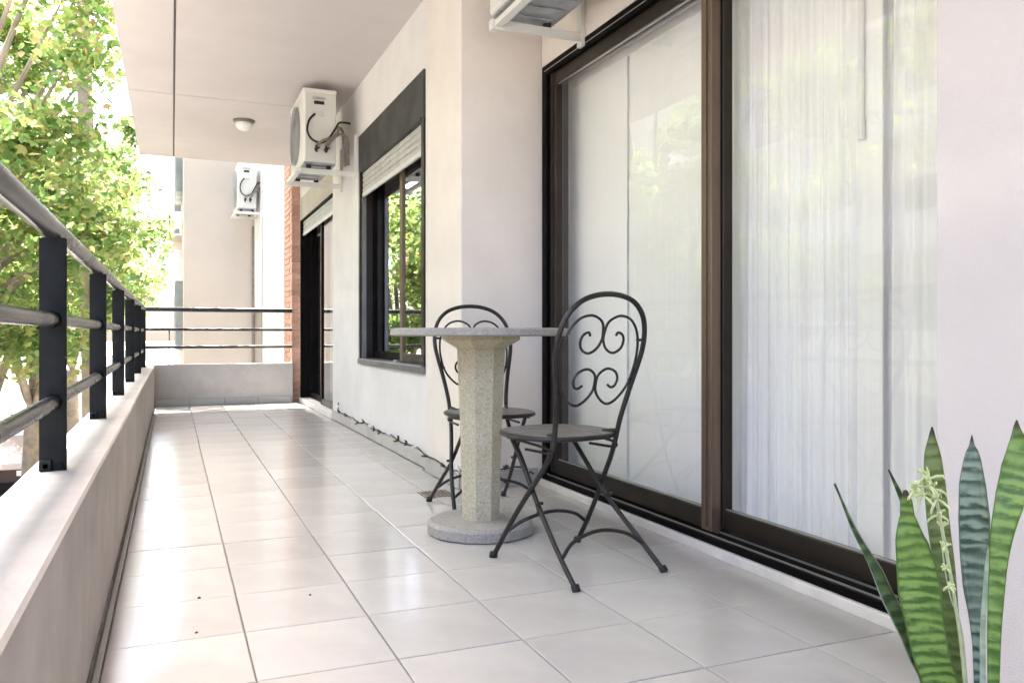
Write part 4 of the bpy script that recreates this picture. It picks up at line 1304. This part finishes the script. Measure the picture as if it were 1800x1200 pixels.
# ------------------------------------------------------------------ trees
def leaf_cloud(centres, radii, counts, size, rng, parent, mat, name="crown", flat=0.75):
    P = []
    for c, r, n in zip(centres, radii, counts):
        q = rng.normal(size=(n, 3))
        q /= np.linalg.norm(q, axis=1)[:, None] + 1e-9
        rad = r * rng.random(n) ** 0.6
        q = q * rad[:, None]
        q[:, 2] *= flat
        P.append(np.array(c)[None, :] + q)
    P = np.concatenate(P)
    n = len(P)
    # leaf: hand-like outline of 8 points folded on the midrib
    base = np.array([(0, 0, 0), (-0.42, 0.18, 0.05), (-0.55, 0.62, 0.02), (-0.20, 0.60, 0.06), (0, 1.05, -0.05), (0.20, 0.60, 0.06), (0.55, 0.62, 0.02), (0.42, 0.18, 0.05), (0, 0.45, -0.06)])
    tris = np.array([(0, 8, 1), (1, 8, 2), (2, 8, 3), (3, 8, 4), (4, 8, 5), (5, 8, 6), (6, 8, 7), (7, 8, 0)])
    nb_ = len(base)
    sz = size * rng.uniform(0.6, 1.25, n)
    # random orientation, mostly facing up and drooping
    nz_ = np.stack([rng.normal(0, 0.65, n), rng.normal(0, 0.65, n), np.abs(rng.normal(0.7, 0.4, n)) + 0.05], 1)
    nz_ /= np.linalg.norm(nz_, axis=1)[:, None]
    a = rng.random(n) * 2 * np.pi
    t = np.stack([np.cos(a), np.sin(a), -0.5 + 0 * a], 1)
    t -= nz_ * (t * nz_).sum(1)[:, None]
    t /= np.linalg.norm(t, axis=1)[:, None]
    s = np.cross(t, nz_)
    V = P[:, None, :] + sz[:, None, None] * (base[None, :, 0:1] * s[:, None, :] + base[None, :, 1:2] * t[:, None, :] + base[None, :, 2:3] * nz_[:, None, :])
    V = V.reshape(-1, 3)
    Fc = (tris[None] + (np.arange(n) * nb_)[:, None, None]).reshape(-1, 3)
    me = bpy.data.meshes.new(name)
    me.vertices.add(len(V))
    me.vertices.foreach_set("co", V.astype(np.float32).ravel())
    me.loops.add(len(Fc) * 3)
    me.loops.foreach_set("vertex_index", Fc.astype(np.int32).ravel())
    me.polygons.add(len(Fc))
    me.polygons.foreach_set("loop_start", (np.arange(len(Fc)) * 3).astype(np.int32))
    me.update(calc_edges=True)
    me.materials.append(mat)
    return link(name, me, parent)

def tree(label, x, y, height, spread, nleaf, leaf_size, seed, mat="foliage_a", lean=(0, 0), trunk_r=0.22, low=2.2, bias=(0.0, 0.0), elmin=-0.12, extra=()):
    rng = np.random.default_rng(seed)
    rnd = random.Random(seed)
    t = thing("street_tree", label, "tree", (x, y, GZ), group="plane trees along the pavement")
    fork = low + 0.9
    wood = MB()
    top = Vector((lean[0], lean[1], fork))
    tp = [Vector((0, 0, 0)), Vector((lean[0] * .2, lean[1] * .2, fork * .35)), Vector((lean[0] * .6, lean[1] * .6, fork * .7)), top]
    wood.tube(catmull(tp, 4), [trunk_r * (1.25 - 0.55 * i / 12) for i in range(13)], 12)
    trunk = wood.build("trunk", M["bark"], t, smooth=True)
    centres, radii = [], []
    limbs = MB()
    nl = 7
    for k in range(nl):
        an = 2 * math.pi * k / nl + rnd.uniform(-.3, .3)
        el = rnd.uniform(elmin, 1.2)
        ln = rnd.uniform(0.75, 1.0)
        end = Vector((math.cos(an) * spread * math.cos(el) * ln + bias[0], math.sin(an) * spread * math.cos(el) * ln + bias[1], fork + (height - fork) * (0.30 + 0.60 * math.sin(el) * ln)))
        mid = top.lerp(end, 0.5) + Vector((0, 0, (height - fork) * 0.10))
        pts = catmull([top, mid, end], 6)
        r0 = trunk_r * 0.36
        limbs.tube(pts, [r0 * (1 - 0.85 * i / (len(pts) - 1)) for i in range(len(pts))], 7)
        for q in range(5):
            u = rnd.uniform(0.35, 1.0)
            p = pts[int(u * (len(pts) - 1))]
            d = Vector((rnd.uniform(-1, 1), rnd.uniform(-1, 1), rnd.uniform(-0.55, 0.8)))
            e = p + d.normalized() * spread * rnd.uniform(0.25, 0.5)
            limbs.tube([p, p.lerp(e, 0.5) + Vector((0, 0, 0.08)), e], [r0 * 0.28, r0 * 0.18, 0.012], 5)
            centres.append(tuple(e))
            radii.append(spread * rnd.uniform(0.16, 0.30))
            centres.append(tuple(p.lerp(e, 0.6)))
            radii.append(spread * rnd.uniform(0.14, 0.24))
    for ex, ey, ez, er in extra:
        e = Vector((ex - x, ey - y, ez - GZ))
        q = top + (e - top) * 0.5 + Vector((0, 0, 0.5))
        pts = catmull([top, q, e], 5)
        limbs.tube(pts, [trunk_r * 0.35 * (1 - 0.9 * i / (len(pts) - 1)) for i in range(len(pts))], 6)
        centres.append(tuple(e))
        radii.append(er)
    limbs.build("limbs", M["bark"], t, smooth=True)
    wts = np.array([r ** 2 for r in radii])
    counts = (nleaf * wts / wts.sum()).astype(int)
    leaf_cloud(centres, radii, counts, leaf_size, rng, t, M[mat])
    return t
tree("leafy plane tree opposite the sliding door mirrored in its glass", -3.0, 3.0, 10.5, 2.7, 9000, 0.09, 21, lean=(-0.2, 0), low=3.9, elmin=0.15)
tree("nearest leafy plane tree spreading over the left railing", -2.75, 10.0, 11.0, 2.5, 25000, 0.088, 22, lean=(-0.1, 0.3), low=1.8, bias=(0.0, 0.3), extra=((-0.85, 8.7, 3.45, 0.5), (-0.95, 9.3, 4.3, 0.65), (-1.1, 8.3, 4.4, 0.65), (-0.75, 9.7, 3.7, 0.45), (-1.3, 9.0, 2.6, 0.6), (-0.9, 9.2, 5.3, 0.7), (-1.0, 9.0, 2.8, 0.6), (-0.95, 10.2, 2.5, 0.6), (-0.85, 11.0, 2.0, 0.55), (-1.1, 10.0, 1.7, 0.6), (-0.85, 11.6, 2.9, 0.55), (-1.2, 10.6, 0.9, 0.6), (-0.75, 8.9, 3.9, 0.4)))
tree("second yellow green plane tree behind the nearest one", -2.95, 14.9, 11.5, 2.7, 26000, 0.10, 23, lean=(0.1, 0.2), low=1.6)
tree("darker plane tree growing beside the kerb farther down the street", -3.1, 22.5, 11.5, 2.8, 20000, 0.125, 24, mat="foliage_b", low=1.5)
tree("plane tree with pale trunk showing left of the end parapet", -3.0, 30.0, 12.0, 2.8, 14000, 0.14, 25, low=2.2)
tree("slender distant plane tree down the pavement", -2.9, 40.0, 12.0, 2.5, 8000, 0.16, 26, low=3.2)
tree("most distant plane tree at the end of the pavement", -2.0, 56.0, 13.0, 3.2, 5000, 0.22, 27, low=4.0, trunk_r=0.3)
tree("small sparse plane tree close beside the neighbouring street front", -1.75, 24.0, 11.5, 1.7, 4200, 0.13, 41, low=3.4, trunk_r=0.13, elmin=-0.05)
tree("plane tree across the street before the pale building", -11.9, 9.0, 9.5, 3.0, 8000, 0.17, 28, mat="foliage_b")
tree("plane tree across the street before the grey building", -11.9, 19.0, 10.0, 3.2, 8000, 0.18, 29)
tree("plane tree across the street farthest along", -11.9, 31.0, 10.0, 3.4, 7000, 0.2, 30, mat="foliage_b")
tree("tall plane tree reaching over the end of the balcony roof", -0.95, 12.2, 13.5, 2.2, 3200, 0.12, 31, elmin=0.3, low=7.6, lean=(-0.15, 0.1), bias=(0.6, -0.3), trunk_r=0.12)

# ------------------------------------------------------------------ parked cars
def car(label, x, y, paint, s=1.0, van=False):
    t = thing("parked_car", label, "car", (x, y, GZ - 0.15), group="cars parked along the kerb")
    Lh, W_ = 2.05 * s, 0.84 * s
    if van:
        side_ = [(-Lh, 0.35), (-Lh, 1.55), (-Lh + 0.1, 1.80), (Lh * .45, 1.80), (Lh * .72, 1.15), (Lh, 0.98), (Lh, 0.35)]
        glass = [(-Lh + 0.2, 1.15), (-Lh + 0.25, 1.62), (Lh * .42, 1.62), (Lh * .62, 1.15)]
    else:
        side_ = [(-Lh, 0.38), (-Lh, 0.82), (-Lh * .93, 0.92), (-Lh * .62, 0.98), (-Lh * .42, 1.38), (Lh * .12, 1.44), (Lh * .45, 1.00), (Lh * .92, 0.84), (Lh, 0.70), (Lh, 0.36)]
        glass = [(-Lh * .56, 0.99), (-Lh * .40, 1.32), (Lh * .10, 1.37), (Lh * .36, 1.00)]
    b = MB()
    n = len(side_)
    vs = []
    for w_, k in ((-W_, 1.0), (W_, 1.0)):
        for u, v in side_:
            ins = 0.16 * max(0, v - 0.95) / 0.5
            vs.append((w_ - math.copysign(ins, w_), u, v))
    fs = [tuple(range(n - 1, -1, -1)), tuple(range(n, 2 * n))] + [(i, (i + 1) % n, n + (i + 1) % n, n + i) for i in range(n)]
    b.add(vs, fs).build("body", paint, t)
    for sx in (-1, 1):
        g = MB()
        gv = []
        for off in (0.0, 0.012):
            for u, v in glass:
                ins = 0.16 * max(0, v - 0.95) / 0.5
                gv.append((sx * (W_ - ins + 0.004 - off), u, v))
        m_ = len(glass)
        g.add(gv, [tuple(range(m_)), tuple(range(2 * m_ - 1, m_ - 1, -1))] + [(i, (i + 1) % m_, m_ + (i + 1) % m_, m_ + i) for i in range(m_)])
        g.build("side_window", M["win_dark"], t)
        for yy in (-Lh * .64, Lh * .62):
            wv = MB().tube([(sx * (W_ - 0.19), yy, 0.31), (sx * (W_ + 0.01), yy, 0.31)], 0.31, 20).build("wheel", M["tyre"], t)
            MB().tube([(sx * (W_ + 0.0102), yy, 0.31), (sx * (W_ + 0.02), yy, 0.31)], 0.19, 14).build("rim", M["alu"], wv)
        MB().box(sx * W_ * .8 - .12, sx * W_ * .8 + .12, -Lh - 0.012, -Lh - 0.0005, 0.66, 0.80).build("tail_light", M["lamp_red"], t)
        MB().box(sx * W_ * .8 - .12, sx * W_ * .8 + .12, Lh + 0.0005, Lh + 0.012, 0.52, 0.66).build("headlight", M["lamp_clear"], t)
    if van:
        MB().box(-W_ * .75, W_ * .75, -Lh - 0.008, -Lh - 0.0005, 1.1, 1.5).build("rear_window", M["win_dark"], t)
    else:
        a, c = Vector((0, -Lh * .60, 1.012)), Vector((0, -Lh * .435, 1.352))
        nn = Vector((0, -0.9, 0.45)).normalized() * 0.006
        q = []
        for p, ww in ((a, W_ * .82), (c, W_ * .72)):
            for sx in (-1, 1):
                q.append((sx * ww, (p + nn).y, (p + nn).z))
                q.append((sx * ww, (p - nn).y, (p - nn).z))
        MB().add(q, [(0, 2, 6, 4), (1, 5, 7, 3), (0, 1, 3, 2), (4, 6, 7, 5), (0, 4, 5, 1), (2, 3, 7, 6)]).build("rear_window", M["win_dark"], t)
    MB().box(-W_ * .96, W_ * .96, -Lh - 0.05, -Lh - 0.0008, 0.36, 0.55, 0.02).build("bumper", M["rubber"], t)
    return t
bc = car("brown parked car glimpsed low at the left edge through the railing", -4.5, 28.0, M["car_brown"], 1.0)
bc.rotation_euler = (0, 0, math.pi)
car("white parked van farther along the kerb", -4.75, 36.5, M["car_white"], 1.05, True)
car("silver parked car beyond the white van", -4.75, 43.0, M["car_grey"], 1.0)
car("white parked car opposite the sliding door by the kerb", -4.75, 9.0, M["car_white"], 1.0)
